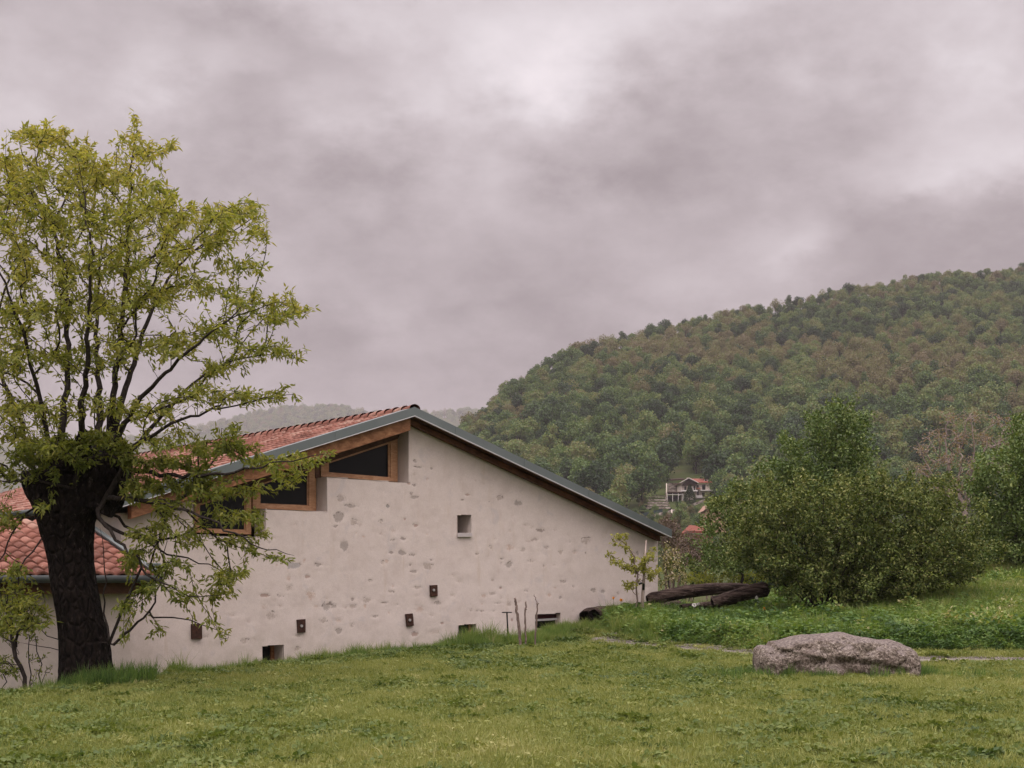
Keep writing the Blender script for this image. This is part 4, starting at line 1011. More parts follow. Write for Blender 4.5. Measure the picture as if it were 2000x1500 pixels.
# low scrub, hedge and blossom behind the corner of the house
def low_shrub(name, label, px, py, D, clumps, depth, dens, per, L, Wd, lm, bm, seed, **kw):
    g = P3(px, py, D); g[2] = gz(g[0], D)
    c0 = clumps[len(clumps) // 2]
    stems = [[g] + [P3(px + (c[0] - px) * .4, (py + c[1]) / 2, D), P3(c[0], c[1], D)] for c in clumps[::2]]
    return shrub(name, label, 'bush', g, stems, clumps, D, depth, dens, per, L, Wd, lm, bm, seed, **kw)
low_shrub('blossoming_shrub', 'slender shrub with cream white blossom at the house corner', 1308, 1165, 40.5, [(1300, 1080, 16, 18), (1312, 1095, 18, 18), (1325, 1105, 14, 18), (1300, 1115, 16, 18), (1315, 1130, 20, 16), (1295, 1140, 16, 12), (1332, 1130, 12, 12), (1318, 1075, 10, 12)], .7, .05, 12, .06, .04, M_BLOSSOM, M_LIMB, 81, tint=normtint(.55, .28))
low_shrub('hedge_shrub', 'low bright green shrub just behind the long log', 1400, 1150, 43.0, [(1370, 1125, 30, 12), (1410, 1122, 36, 14), (1450, 1120, 30, 14), (1345, 1130, 20, 10), (1480, 1125, 26, 14), (1390, 1140, 40, 10), (1440, 1140, 40, 10)], 1.0, .04, 16, .075, .045, M_SAPLEAF, M_LIMB, 83, tint=normtint(.2, .2))
low_shrub('hedge_shrub', 'dark dense shrub in the dip behind the blossom', 1340, 1150, 47.0, [(1330, 1115, 30, 16), (1365, 1105, 36, 18), (1400, 1098, 30, 18), (1330, 1095, 24, 14), (1360, 1130, 40, 14)], 1.3, .045, 18, .09, .05, M_BUSH, M_LIMB, 85, tint=normtint(.42, .2))
for k, (px, py, D, w_, h2, lab) in enumerate([(1305, 1035, 62, 26, 34, 'bare grey brown scrub right beside the roof corner'), (1345, 1065, 70, 34, 30, 'leafless brown thicket below the red roof'), (1320, 1090, 56, 30, 22, 'tangled bare scrub low behind the blossom shrub'), (1385, 1085, 78, 30, 26, 'bare twiggy thicket left of the airy green tree')]):
    low_shrub('bare_scrub', lab, px, 1150, float(D), [(px - w_ * .5, py, w_ * .5, h2 * .7), (px, py - h2 * .4, w_ * .5, h2 * .6), (px + w_ * .5, py, w_ * .5, h2 * .7), (px, py + h2 * .5, w_ * .8, h2 * .6)], 2.0, .5, 3, .09, .05, M_SCRUB, M_STAKE, 90 + k, bf=.2, r_tip=.012, rmax=.05, tint=normtint(.35, .3))

# sucker shrubs left of the trunk
SD = 21.6
g6 = P3(52, 1345, SD); g6[2] = gz(g6[0], SD)
st6 = [[g6] + ST(SD, (42, 1300, 0), (36, 1275, 0), (18, 1220, 0), (8, 1170, 0), (2, 1100, 0)), [P3(36, 1278, SD)] + ST(SD, (10, 1250, .1), (-20, 1220, .2)), [P3(40, 1300, SD)] + ST(SD, (0, 1296, -.1), (-50, 1290, -.2)), [P3(20, 1225, SD)] + ST(SD, (45, 1190, .1), (60, 1165, .1))]
cl6 = [(20, 1190, 34, 20), (50, 1180, 22, 14), (10, 1230, 30, 12), (60, 1215, 22, 10), (-10, 1290, 30, 10), (30, 1150, 24, 14), (20, 1312, 24, 8), (75, 1185, 16, 10)]
shrub('sucker_shrub', 'thin forked shrub with sparse leaves left of the thick trunk', 'shrub', g6, st6, cl6, SD, .5, .075, 8, .07, .028, M_LEAF, M_LIMB, 101, tint=normtint(.35, .15), r_tip=.0045, rmax=.032)
for k, (x0, x1, y1, lab) in enumerate([(62, 57, 1245, 'straight thin shoot nearer the forked shrub'), (84, 72, 1250, 'thin leaning shoot nearest the trunk foot on its left'), (12, 6, 1315, 'short bare shoot at the lower left corner of the wall')]):
    g7 = P3(x0, 1346, SD + .1); g7[2] = gz(g7[0], SD + .1)
    st7 = [[g7] + ST(SD + .1, ((x0 + x1) / 2 - 1, 1300, 0), (x1, y1, 0))]
    shrub('young_shoot', lab, 'shoot', g7, st7, [(x1, y1, 12, 8), (x0 - 4, 1285, 14, 6), (x0 + 14, 1310, 12, 6)], SD + .1, .2, .06, 4, .06, .024, M_LEAF, M_LIMB, 111 + k, tint=normtint(.35, .15), r_tip=.004, rmax=.013)

# ------------------------------------------------------------------ sapling with its stake
PD = 34.6
gs = P3(1240, 1202, PD); gs[2] = gz(gs[0], PD)
sts = [[gs] + ST(PD, (1243, 1180, 0), (1248, 1140, 0), (1247, 1115, 0), (1243, 1090, 0), (1240, 1075, 0), (1232, 1062, 0), (1222, 1054, 0), (1208, 1050, 0)),
       [P3(1246, 1110, PD)] + ST(PD, (1232, 1100, .1), (1220, 1098, .1), (1205, 1096, .1), (1190, 1084, .1)), [P3(1247, 1118, PD)] + ST(PD, (1260, 1105, -.1), (1272, 1090, -.2), (1278, 1075, -.2)),
       [P3(1248, 1122, PD)] + ST(PD, (1265, 1132, -.1), (1285, 1140, -.2)), [P3(1247, 1128, PD)] + ST(PD, (1236, 1140, .1), (1226, 1148, .2)), [P3(1246, 1112, PD)] + ST(PD, (1236, 1112, -.1), (1225, 1110, -.1)), [P3(1241, 1080, PD)] + ST(PD, (1230, 1074, .1), (1222, 1072, .1))]
cls = [(1205, 1050, 8, 6), (1222, 1048, 6, 6), (1200, 1062, 6, 4), (1188, 1084, 6, 4), (1198, 1096, 8, 5), (1210, 1100, 8, 5), (1224, 1074, 8, 5), (1224, 1108, 8, 7), (1238, 1088, 8, 8), (1256, 1098, 10, 10), (1272, 1086, 8, 8), (1278, 1074, 5, 5), (1262, 1112, 10, 8), (1275, 1124, 10, 8), (1240, 1112, 10, 8), (1226, 1146, 10, 6), (1238, 1142, 6, 5), (1286, 1112, 6, 6), (1222, 1138, 5, 5)]
shrub('staked_sapling', 'young sapling with pale yellow green leaves tied beside a stake', 'sapling', gs, sts, cls, PD, .22, .13, 9, .085, .048, M_SAPLEAF, M_STAKE, 121, tint=normtint(.6, .22), r_tip=.0035, rmax=.021, parts=('trunk', 'crown'))
gk = P3(1254, 1202, PD + .1); gk[2] = gz(gk[0], PD + .1) - .1
sk_ = thing('tree_stake', 'pale wooden stake beside the young sapling', 'stake', gk)
MB().tube([gk, P3(1255, 1170, PD + .1), P3(1257, 1140, PD + .1), P3(1259, 1108, PD + .1), P3(1262, 1055, PD + .1)], [.042, .040, .037, .03, .012], 9).build('pole', M_STAKEW, sk_, smooth=True)
MB().tube([P3(1248, 1141, PD), P3(1252, 1139, PD - .02), P3(1257, 1141, PD + .05), P3(1257, 1152, PD + .05)], .028, 6).build('rubber_tie', M_BLACK, sk_, smooth=True)

# three rough sticks and the lamp post in the grass
KD = hit(1047, 1268)[1]
def stick(name, label, pts, rad, D, grp='rough sticks pushed into the lawn edge'):
    P_ = np.array([P3(x, y, D) for x, y in pts]); P_[0][2] = gz(P_[0][0], D) - .08
    m = 22; cum = np.linspace(0, len(P_) - 1, m); q = np.stack([np.interp(cum, np.arange(len(P_)), P_[:, i]) for i in range(3)], -1)
    rr = np.interp(cum, np.arange(len(rad)), rad); r = np.random.default_rng(len(label))
    q[1:, :2] += r.normal(0, .006, (m - 1, 2)); rr = rr * (1 + r.normal(0, .09, m))
    mb = MB().tube(q, rr, 9)
    return mb, tag
mb, _ = stick('', 'a', [(1017, 1258), (1014, 1225), (1009, 1190), (1006, 1168)], [.031, .030, .028, .024], KD)
tag(mb.build('rough_stick', M_STAKE, smooth=True), 'thickest rough barky stick, leftmost of the three in the lawn edge', 'stick', 'rough sticks pushed into the lawn edge')
mb, _ = stick('', 'ab', [(1027, 1260), (1026, 1225), (1025, 1196), (1027, 1187), (1027, 1175)], [.020, .019, .017, .019, .015], KD)
tag(mb.build('rough_stick', M_STAKE, smooth=True), 'crooked barky stick standing between the thick stick and the forked stick', 'stick', 'rough sticks pushed into the lawn edge')
mb, _ = stick('', 'abc', [(1043, 1270), (1047, 1235), (1049, 1195), (1049, 1180), (1046, 1168), (1043, 1161)], [.018, .017, .016, .014, .008, .006], KD)
mb.tube([P3(1048.5, 1182, KD), P3(1052.5, 1178, KD)], [.012, .010], 7)
tag(mb.build('rough_stick', M_STAKE, smooth=True), 'slim stick with a thin forked tip, rightmost of the three', 'stick', 'rough sticks pushed into the lawn edge')
LD = 33.6
gl = P3(993, 1238, LD); gl[2] = gz(gl[0], LD)
lamp = thing('garden_lamp', 'slim black garden lamp post with a flat round cap near the wall', 'garden lamp', gl)
MB().tube([gl - np.array((0, 0, .05)), P3(991, 1215, LD), P3(990, 1197, LD)], [.017, .017, .017], 8).build('post', M_BLACK, lamp, smooth=True)
c = P3(990, 1196, LD); MB().tube([c - np.array((0, 0, .012)), c + np.array((0, 0, .0)), c + np.array((0, 0, .012))], [.115, .12, .115], 24).build('lamp_cap', M_BLACK, lamp)

# ------------------------------------------------------------------ logs
def log(label, A, B, r0, r1, bend, seed, flat=1.0, hollow=False):
    A, B = np.array(A), np.array(B); n = 46; K = 26
    tt = np.linspace(0, 1, n); P_ = A + (B - A) * tt[:, None] + np.outer(np.sin(tt * math.pi), bend)
    T = unit(np.gradient(P_, axis=0)); up = np.array((0, 0, 1.)); S_ = unit(np.cross(T, up)); U_ = np.cross(S_, T)
    V = []
    for i in range(n):
        r = (r0 + (r1 - r0) * tt[i]) * (1 - .35 * (max(0, .05 - tt[i]) + max(0, tt[i] - .95)) / .05)
        for k in range(K):
            a = 2 * math.pi * k / K
            q = 1 + .20 * mnoise.noise(Vector((math.cos(a) * 1.3 + seed, math.sin(a) * 1.3, tt[i] * 3.2))) + .12 * mnoise.noise(Vector((math.cos(a) * 5 + seed, math.sin(a) * 5, tt[i] * 2.2))) + .05 * mnoise.noise(Vector((math.cos(a) * 14, math.sin(a) * 14 + seed, tt[i] * 22)))
            V.append(P_[i] + r * q * (math.cos(a) * S_[i] + flat * math.sin(a) * U_[i]))
    mb = MB(); ii = np.arange(n * K).reshape(n, K); jj = np.roll(ii, -1, 1)
    Fq = [tuple(f) for f in np.stack([ii[:-1], jj[:-1], jj[1:], ii[1:]], -1).reshape(-1, 4)]
    mb.add(V, Fq, 0)
    for e, row in ((0, ii[0]), (1, ii[-1])):
        c = P_[0] if e == 0 else P_[-1]; t_ = T[0] if e == 0 else T[-1]
        inner = [c + (np.array(V[j]) - c) * .72 + t_ * (.10 if e == 0 else -.10) * (2.2 if hollow else .4) for j in row]
        b = len(mb.V); mb.V += [tuple(v) for v in inner]
        for k in range(K): mb.F.append((row[k], row[(k + 1) % K], b + (k + 1) % K, b + k)); mb.M.append(1)
        mb.F.append(tuple(b + k for k in range(K))); mb.M.append(1)
    o = mb.build('felled_log', [M_LOG, M_LOGD], smooth=True)
    return tag(o, label, 'log', 'old felled logs beside the house corner')
log('long curved dark log with a rounded rotten end resting by the sapling', P3(1264, 1172, 36.6), P3(1470, 1150, 37.0), .18, .135, (0, 0, .11), 3.1, .95)
log('split brown log crossing over the right end of the curved log', P3(1392, 1178, 35.4), P3(1500, 1149, 35.6), .13, .19, (0, 0, .03), 7.7)
log('short broken log lump lying under the crossing split log', P3(1392, 1176, 35.8), P3(1438, 1168, 36.0), .17, .19, (0, 0, .02), 9.4, .8)
log('hollow dark ended log lying low, right of the other hollow end', P3(1160, 1203, 35.0), P3(1330, 1184, 38.6), .24, .17, (0, 0, -.02), 12.3, 1, True)
log('hollow dark ended log lying nearest to the house wall', P3(1142, 1205, 35.6), P3(1290, 1180, 39.6), .22, .17, (0, 0, -.02), 15.3, 1, True)
log('low flattened log mostly sunk in the weeds below the curved log', P3(1330, 1186, 36.0), P3(1420, 1180, 36.6), .12, .13, (0, 0, .0), 18.2, .7)

# ------------------------------------------------------------------ boulder
BO = [(1478, 1268), (1484, 1262.5), (1497, 1260), (1507, 1260.5), (1511, 1253), (1530, 1252.5), (1545, 1247), (1560, 1242), (1590, 1240), (1612, 1237.5), (1640, 1234), (1656, 1236.5), (1674, 1243), (1700, 1247), (1726, 1251), (1746, 1251), (1762, 1257.5), (1780, 1267), (1790, 1275), (1802, 1289), (1808, 1303), (1806, 1318)]
BOD = 23.2
bx, by = np.array([b[0] for b in BO], float), np.array([b[1] for b in BO], float)
nu, nv = 190, 110
u_ = np.linspace(0, 1, nu); px_ = 1477 + (1808 - 1477) * (.5 - .5 * np.cos(u_ * math.pi)) * .55 + (1808 - 1477) * u_ * .45
V = []
bot = 1348
for i in range(nu):
    topy = np.interp(px_[i], bx, by)
    xw = (px_[i] - 1000) / F * BOD; zt_ = EYE + (1130 - topy) / F * BOD; zb = -.20
    edge = min(1, min(u_[i], 1 - u_[i]) / .10 + .02) ** .5
    for j in range(nv):
        a = math.pi * (j / (nv - 1)) * 1.16 - .08 * math.pi - 0.0  # front foot -> over the top -> back foot
        ca, sa_ = math.cos(a), math.sin(a)
        dep = .62 * edge * np.sign(-ca) * abs(ca) ** .75
        hz = max(-.18, sa_) ; hz = (abs(hz) ** .62) * np.sign(hz)
        z = zb + (zt_ - zb) * hz
        p = np.array((xw, BOD + .25 + dep, z))
        q = Vector(p)
        fr = max(0, ca)                                   # front facing side
        dx = .14 * abs(mnoise.noise(q * 1.7 + Vector((4, 0, 0)))) - .05 + .07 * abs(mnoise.noise(q * 4.1)) + .08 * mnoise.noise(q * 1.5) + .06 * mnoise.noise(q * 3.6 + Vector((3, 1, 2))) + .028 * mnoise.noise(q * 9) + .014 * mnoise.noise(q * 22)
        # diagonal ledge running down to the right across the front
        pyv = 1130 - (z - EYE) * F / BOD
        led = 1280 + (px_[i] - 1610) * .16
        over = sstep(led + 5, led - 5, pyv) * sstep(1590, 1640, px_[i]) * (1 - sstep(1740, 1790, px_[i]))
        led2 = 1266 + (px_[i] - 1520) * .25
        over2 = sstep(led2 + 4, led2 - 4, pyv) * (1 - sstep(1590, 1640, px_[i]))
        p[1] -= fr * (dx * 1.5 + .08 * float(over) + .10 * float(over2) - .06)
        p[2] += .35 * dx * max(0, sa_) * edge * .6
        p[0] += .05 * mnoise.noise(q * 3 + Vector((9, 9, 9)))
        V.append(p)
ii = np.arange(nu * nv).reshape(nu, nv)
fa = np.stack([ii[:-1, :-1], ii[1:, :-1], ii[1:, 1:], ii[:-1, 1:]], -1).reshape(-1, 4)
bo = fast('boulder', np.array(V), fa, M_BOULDER, smooth=True)
tag(bo, 'long low granite boulder lying on the lawn in front of the path', 'boulder')

# ------------------------------------------------------------------ instanced ground cover (nobody could count it)
def scatter(name, pts, rotz, scl, pick, tint, sources, tilt=None):
    coll = bpy.data.collections.new(name + '_source')
    for i, me in enumerate(sources):
        o = bpy.data.objects.new('%s_%02d' % (name, i), me); coll.objects.link(o)
    me = bpy.data.meshes.new(name); n = len(pts)
    me.vertices.add(n); me.vertices.foreach_set('co', np.asarray(pts, np.float32).ravel())
    rot = np.zeros((n, 3), np.float32); rot[:, 2] = rotz
    if tilt is not None: rot[:, :2] = tilt
    a = me.attributes.new('rot', 'FLOAT_VECTOR', 'POINT'); a.data.foreach_set('vector', rot.ravel())
    a = me.attributes.new('scl', 'FLOAT', 'POINT'); a.data.foreach_set('value', np.asarray(scl, np.float32))
    a = me.attributes.new('pick', 'INT', 'POINT'); a.data.foreach_set('value', np.asarray(pick, np.int32))
    a = me.attributes.new('itint', 'FLOAT', 'POINT'); a.data.foreach_set('value', np.asarray(tint, np.float32))
    o = bpy.data.objects.new(name, me); COL.objects.link(o)
    g = bpy.data.node_groups.new(name, 'GeometryNodeTree')
    g.interface.new_socket('Geometry', in_out='INPUT', socket_type='NodeSocketGeometry')
    g.interface.new_socket('Geometry', in_out='OUTPUT', socket_type='NodeSocketGeometry')
    N_ = g.nodes; gi, go = N_.new('NodeGroupInput'), N_.new('NodeGroupOutput')
    ip = N_.new('GeometryNodeInstanceOnPoints'); ci = N_.new('GeometryNodeCollectionInfo')
    ci.inputs['Collection'].default_value = coll; ci.inputs['Separate Children'].default_value = True; ci.inputs['Reset Children'].default_value = True
    def na(nm, typ):
        k = N_.new('GeometryNodeInputNamedAttribute'); k.data_type = typ; k.inputs[0].default_value = nm; return k.outputs[0]
    er = N_.new('FunctionNodeEulerToRotation')
    L_ = g.links
    L_.new(gi.outputs[0], ip.inputs['Points']); L_.new(ci.outputs[0], ip.inputs['Instance'])
    ip.inputs['Pick Instance'].default_value = True
    L_.new(na('pick', 'INT'), ip.inputs['Instance Index']); L_.new(na('rot', 'FLOAT_VECTOR'), er.inputs[0]); L_.new(er.outputs[0], ip.inputs['Rotation'])
    L_.new(na('scl', 'FLOAT'), ip.inputs['Scale']); L_.new(ip.outputs[0], go.inputs[0])
    m = o.modifiers.new('scatter', 'NODES'); m.node_group = g
    return o

def blades(n, rad, h0, h1, w, lean, seed, tint=(.5, .2)):
    r = np.random.default_rng(seed)
    a = r.uniform(0, 2 * math.pi, n); q = rad * np.sqrt(r.random(n)); x, y = q * np.cos(a), q * np.sin(a)
    h = r.uniform(h0, h1, n); b = r.uniform(0, 2 * math.pi, n); l = np.abs(r.normal(0, lean, n)) * h
    dx, dy = np.cos(b), np.sin(b); w_ = w * r.uniform(.6, 1.3, n)
    c = r.uniform(0, 2 * math.pi, n); wx, wy = np.cos(c) * w_ / 2, np.sin(c) * w_ / 2
    P0 = np.stack([x, y, np.zeros(n) - .01], -1); W_ = np.stack([wx, wy, 0 * wx], -1)
    P1 = np.stack([x + dx * l * .35, y + dy * l * .35, h * .55], -1); P2 = np.stack([x + dx * l, y + dy * l, h * (1 - .25 * np.minimum(1, l / h))], -1)
    v = np.stack([P0 - W_, P0 + W_, P1 + W_ * .75, P2 + W_ * .1, P2 - W_ * .1, P1 - W_ * .75], 1).reshape(-1, 3)
    bb = np.arange(n)[:, None] * 6
    fa = np.concatenate([bb + np.array([0, 1, 2, 5]), bb + np.array([5, 2, 3, 4])], 0)
    return v, fa, np.repeat(np.clip(r.normal(tint[0], tint[1], n), 0, 1), 6)
def leafmat_tuft(n, rad, hgt, L, Wd, seed, up=1.0, tint=(.5, .2)):
    r = np.random.default_rng(seed)
    a = r.uniform(0, 2 * math.pi, n); q = rad * np.sqrt(r.random(n))
    hh = hgt * r.random(n) ** .6 * (1 - .6 * (q / rad) ** 2)
    P_ = np.stack([q * np.cos(a), q * np.sin(a), hh], -1)
    A = r.normal(0, 1, (n, 3)); A[:, 2] = r.normal(.1, .3, n)
    N = r.normal(0, .35, (n, 3)) + np.array((0, 0, up))
    v, f_, tt = leaves(P_, A, N, L * r.uniform(.6, 1.3, n), Wd * r.uniform(.7, 1.2, n), np.clip(r.normal(tint[0], tint[1], n), 0, 1), .1, .15)
    return v, f_, tt
def srcmesh(name, parts, mat):
    Vs, Fs, Ts, b = [], [], [], 0
    for v, f_, tt in parts: Vs.append(v); Fs.append(f_ + b); Ts.append(tt); b += len(v)
    me = fast_mesh(name, np.concatenate(Vs), np.concatenate(Fs), dict(tint=np.concatenate(Ts))); me.materials.append(mat)
    return me

def lawn_end(x):
    e1 = np.interp(x, EH[:, 0], EH[:, 1])
    return np.where(x < EH[-1, 0], e1, path_D(x) + .95 + .25 * np.sin(x * .9))
def wall_D(x):      # near face of the buildings
    dw = HY + (x - HX) / CU * SU
    dwing = 26.3 + (x + 6.9) * SU / CU
    return np.where(x < -6.9, dwing, np.where(x < HX + CU * swr, dw, 90))
def in_view(x, D, m=.03): return np.abs(x / D) < .419 + m   # a margin beyond the frame on both sides
def sample(n, x0, x1, D0, D1, r):
    return r.uniform(x0, x1, n), r.uniform(D0, D1, n)

# mown lawn
lawn_src = [srcmesh('lawn_a', [blades(190, .24, .03, .075, .0065, .55, 1), leafmat_tuft(50, .24, .04, .045, .032, 2, tint=(.38, .14))], M_LAWN),
            srcmesh('lawn_b', [blades(220, .24, .03, .065, .006, .75, 3, (.6, .2))], M_LAWN),
            srcmesh('lawn_c', [blades(90, .24, .03, .06, .006, .6, 4), leafmat_tuft(130, .24, .055, .052, .042, 5, tint=(.40, .14))], M_LAWN),
            srcmesh('lawn_d', [blades(150, .22, .04, .10, .0065, .6, 6, (.4, .2))], M_LAWN)]
r = np.random.default_rng(12)
xs, Ds = sample(112000, -16, 17, 10.0, 38, r)
ok = in_view(xs, Ds) & (Ds < lawn_end(xs)) & (Ds < wall_D(xs) - .1) & (r.random(len(xs)) < np.clip(1.15 - (Ds - 11) / 60, .5, 1))
pe = np.abs(Ds - path_D(xs)); onp = (xs > PXY[0, 0]) & (pe < .58 + .16 * (fnoise(xs, Ds, 2.2, 3) - .5) * 2)
ok &= ~onp
ok &= ~((((xs - 5.27) / 1.32) ** 2 + ((Ds - 23.5) / .55) ** 2) < 1)
xs, Ds = xs[ok], Ds[ok]
big, med = fnoise(xs, Ds * .7, .33, 3), fnoise(xs + 40, Ds * .6 + 9, 1.5, 4)
tint = .50 + .50 * (big - .5) + .55 * (med - .5) + r.normal(0, .14, len(xs)) - .10 * sstep(24, 31, Ds) * (xs < 0)
nearedge = sstep(2.2, .2, lawn_end(xs) - Ds) * (xs < 3)
tint -= .16 * nearedge
pick = np.where(tint < .40, np.where(r.random(len(xs)) < .6, 2, 0), np.where(r.random(len(xs)) < .62, 1, np.where(r.random(len(xs)) < .7, 0, 3)))
tag(scatter('lawn_grass', np.stack([xs, Ds, ground(xs, Ds) - .005], -1), r.uniform(0, 6.28, len(xs)), r.uniform(.75, 1.3, len(xs)), pick, np.clip(tint, .02, 1), lawn_src, r.normal(0, .16, (len(xs), 2))), kind='stuff')

# tall grass verge between lawn and house, round the trunk and the boulder
tall_src = [srcmesh('tall_a', [blades(60, .16, .16, .42, .015, .45, 11, (.55, .25))], M_WEED), srcmesh('tall_b', [blades(48, .14, .22, .55, .014, .4, 12, (.65, .25))], M_WEED),
            srcmesh('tall_c', [blades(30, .16, .14, .30, .010, .5, 13), leafmat_tuft(70, .18, .22, .07, .04, 14)], M_WEED), srcmesh('tall_d', [blades(36, .10, .3, .75, .013, .35, 15, (.75, .25))], M_WEED)]
r = np.random.default_rng(13)
xs, Ds = sample(60000, -14, 5, 20, 38, r)
le = lawn_end(xs) + .25 * (fnoise(xs, Ds * .3, 1.1, 3) - .5) * 2
ok = in_view(xs, Ds, .05) & (Ds > le - .32) & (Ds < wall_D(xs) - .12) & (Ds - le < 1.5 + 2.0 * sstep(-2.5, 1, xs)) & (xs < 3.2)
xs, Ds, le = xs[ok], Ds[ok], le[ok]
keep = r.random(len(xs)) < .9; xs, Ds, le = xs[keep], Ds[keep], le[keep]
sc_ = (.62 + .38 * sstep(-.3, .4, Ds - le)) * r.uniform(.7, 1.15, len(xs)) * (.50 + 1.9 * np.clip(fnoise(xs + 3, Ds, .9, 3) - .32, 0, 1)) * (.58 + .20 * sstep(-4.5, 1.0, xs))
sc_ = np.where((xs > -1.7) & (xs < 1.4) & (Ds > 33.2), sc_ * .62, sc_)
sc_ = np.where((xs > 1.35) & (xs < 2.3) & (Ds > 33), sc_ * .5, sc_)
pts1 = np.stack([xs, Ds, ground(xs, Ds) - .01], -1)
tt1 = .62 + .5 * (fnoise(xs, Ds, .9, 3) - .5) + r.normal(0, .1, len(xs)); pk1 = r.choice(4, len(xs), p=[.42, .25, .23, .10])
# tufts left standing round the trunk foot and the boulder
ang = r.uniform(0, 6.28, 260); rad_ = r.uniform(.42, .85, 260); tx, ty = P3(172, 1337, TD)[:2]
x2, D2 = tx + rad_ * 1.15 * np.cos(ang), ty + rad_ * np.sin(ang)
ang = r.uniform(3.0, 6.4, 150); x3, D3 = 5.27 + (1.32 + r.normal(.02, .05, 150)) * np.cos(ang), 23.42 + (.72 + r.normal(.06, .06, 150)) * np.sin(ang)
x3b, D3b = r.normal(3.85, .3, 110), r.normal(23.0, .35, 110); x3c, D3c = r.normal(6.75, .35, 90), r.normal(23.2, .3, 90)
x3, D3 = np.concatenate([x3, x3b, x3c]), np.concatenate([D3, D3b, D3c])
xx, DD = np.concatenate([x2, x3]), np.concatenate([D2, D3])
pts2 = np.stack([xx, DD, ground(xx, DD) - .01], -1); tt2 = .42 + r.normal(0, .1, len(xx)); sc2 = np.concatenate([r.uniform(.5, .9, len(x2)), r.uniform(.22, .62, len(x3)) ])
pk2 = r.choice(3, len(xx), p=[.55, .2, .25])
ptsA = np.concatenate([pts1, pts2])
tag(scatter('tall_grass', ptsA, r.uniform(0, 6.28, len(ptsA)), np.concatenate([sc_, sc2]), np.concatenate([pk1, pk2]), np.clip(np.concatenate([tt1, tt2]), .05, 1), tall_src, r.normal(0, .1, (len(ptsA), 2))), kind='stuff')

# weeds on the bank and meadow beyond the path
weed_src = [srcmesh('weed_a', [leafmat_tuft(125, .26, .40, .105, .058, 21, tint=(.5, .28)), blades(22, .22, .25, .52, .013, .4, 29, (.6, .2))], M_WEED), srcmesh('weed_b', [leafmat_tuft(120, .24, .32, .095, .06, 22, tint=(.5, .28)), blades(14, .2, .2, .42, .009, .4, 23)], M_WEED),
            srcmesh('weed_c', [blades(60, .18, .2, .5, .017, .45, 24, (.6, .25)), leafmat_tuft(26, .2, .35, .11, .05, 28, tint=(.6, .25))], M_WEED), srcmesh('weed_d', [leafmat_tuft(100, .2, .55, .115, .055, 25, .8, tint=(.5, .28)), blades(16, .15, .25, .6, .008, .4, 26)], M_WEED),
            srcmesh('weed_e', [leafmat_tuft(120, .28, .2, .085, .07, 27, 1.3, tint=(.5, .28))], M_WEED)]
r = np.random.default_rng(14)
xs, Ds = sample(88000, .5, 24.5, 27, 58, r)
e = Ds - path_D(xs)
le = np.where(xs > EH[-1, 0], lawn_end(xs), 1e3) + .3 * (fnoise(xs, Ds * .4, 1.0, 3) - .5) * 2
ok = in_view(xs, Ds, .04) & (Ds > le) & (xs > 1.6) & (Ds < 46 + 10 * sstep(9, 16, xs)) & (Ds < wall_D(xs) - .05)
xs, Ds, le = xs[ok], Ds[ok], le[ok]
keep = r.random(len(xs)) < np.where(Ds - le < 3, .85, .5); xs, Ds, le = xs[keep], Ds[keep], le[keep]
mdw = fnoise(xs, Ds * .8, .5, 3)
grassy = sstep(6.5, 10.5, xs) * sstep(1.5, 5, Ds - le)
pk = np.where(r.random(len(xs)) < .14 + .5 * grassy, 2, np.where(mdw < .42, r.choice([0, 3], len(xs)), np.where(mdw < .58, r.choice([0, 1, 4], len(xs)), r.choice([1, 4, 4], len(xs)))))
sc3 = r.uniform(.65, 1.2, len(xs)) * (.5 + .5 * sstep(0, .9, Ds - le)) * (.75 + .5 * mdw) * (1 - .10 * grassy)
tt3 = .48 + .60 * (fnoise(xs + 20, Ds, .8, 3) - .5) + r.normal(0, .15, len(xs)) + .22 * grassy
sc3 = np.where((xs > 1.2) & (xs < 2.35) & (Ds > 33) & (Ds < 35.6), sc3 * .38, sc3)
dark = ((xs - gb[0]) / 2.6) ** 2 + ((Ds - BD) / 2.2) ** 2 < 1
sc3 = np.where(dark, sc3 * .8, sc3)
tag(scatter('meadow_weeds', np.stack([xs, Ds, ground(xs, Ds) - .01], -1), r.uniform(0, 6.28, len(xs)), sc3, pk, np.clip(tt3, .03, 1), weed_src, r.normal(0, .1, (len(xs), 2))), kind='stuff')

# gravel grit on the path edge
M_STONE = pbr('grit', lambda t: dict(color=t.mix(t.noise(t.pos(), 9, 3), (.10, .088, .072), (.28, .25, .22)), rough=.95))
r = np.random.default_rng(15)
def pebble(seed):
    rr = np.random.default_rng(seed); v, f_ = [], []
    Vp, Fp, b = [], [], 0
    for k in range(26):
        c = np.array((rr.normal(0, .09), rr.normal(0, .09), .004)); s_ = rr.uniform(.008, .022)
        oc = np.array([(1, 0, 0), (0, 1, 0), (-1, 0, 0), (0, -1, 0), (0, 0, .7), (0, 0, -.7)]) * rr.uniform(.6, 1.2, (6, 1)) * s_ + c
        Vp.append(oc); Fp.append(np.array([(0, 1, 4), (1, 2, 4), (2, 3, 4), (3, 0, 4), (1, 0, 5), (2, 1, 5), (3, 2, 5), (0, 3, 5)]) + b); b += 6
    me = fast_mesh('grit', np.concatenate(Vp), np.concatenate(Fp)); me.materials.append(M_STONE); return me
tpar = r.uniform(0, len(pts) - 1.01, 2600); ip_ = tpar.astype(int); fr_ = (tpar - ip_)[:, None]
pp = pts[ip_] * (1 - fr_) + pts[ip_ + 1] * fr_ + nn[ip_] * r.normal(0, .30, (2600, 1))
sel = in_view(pp[:, 0], pp[:, 1], .05); pp = pp[sel]
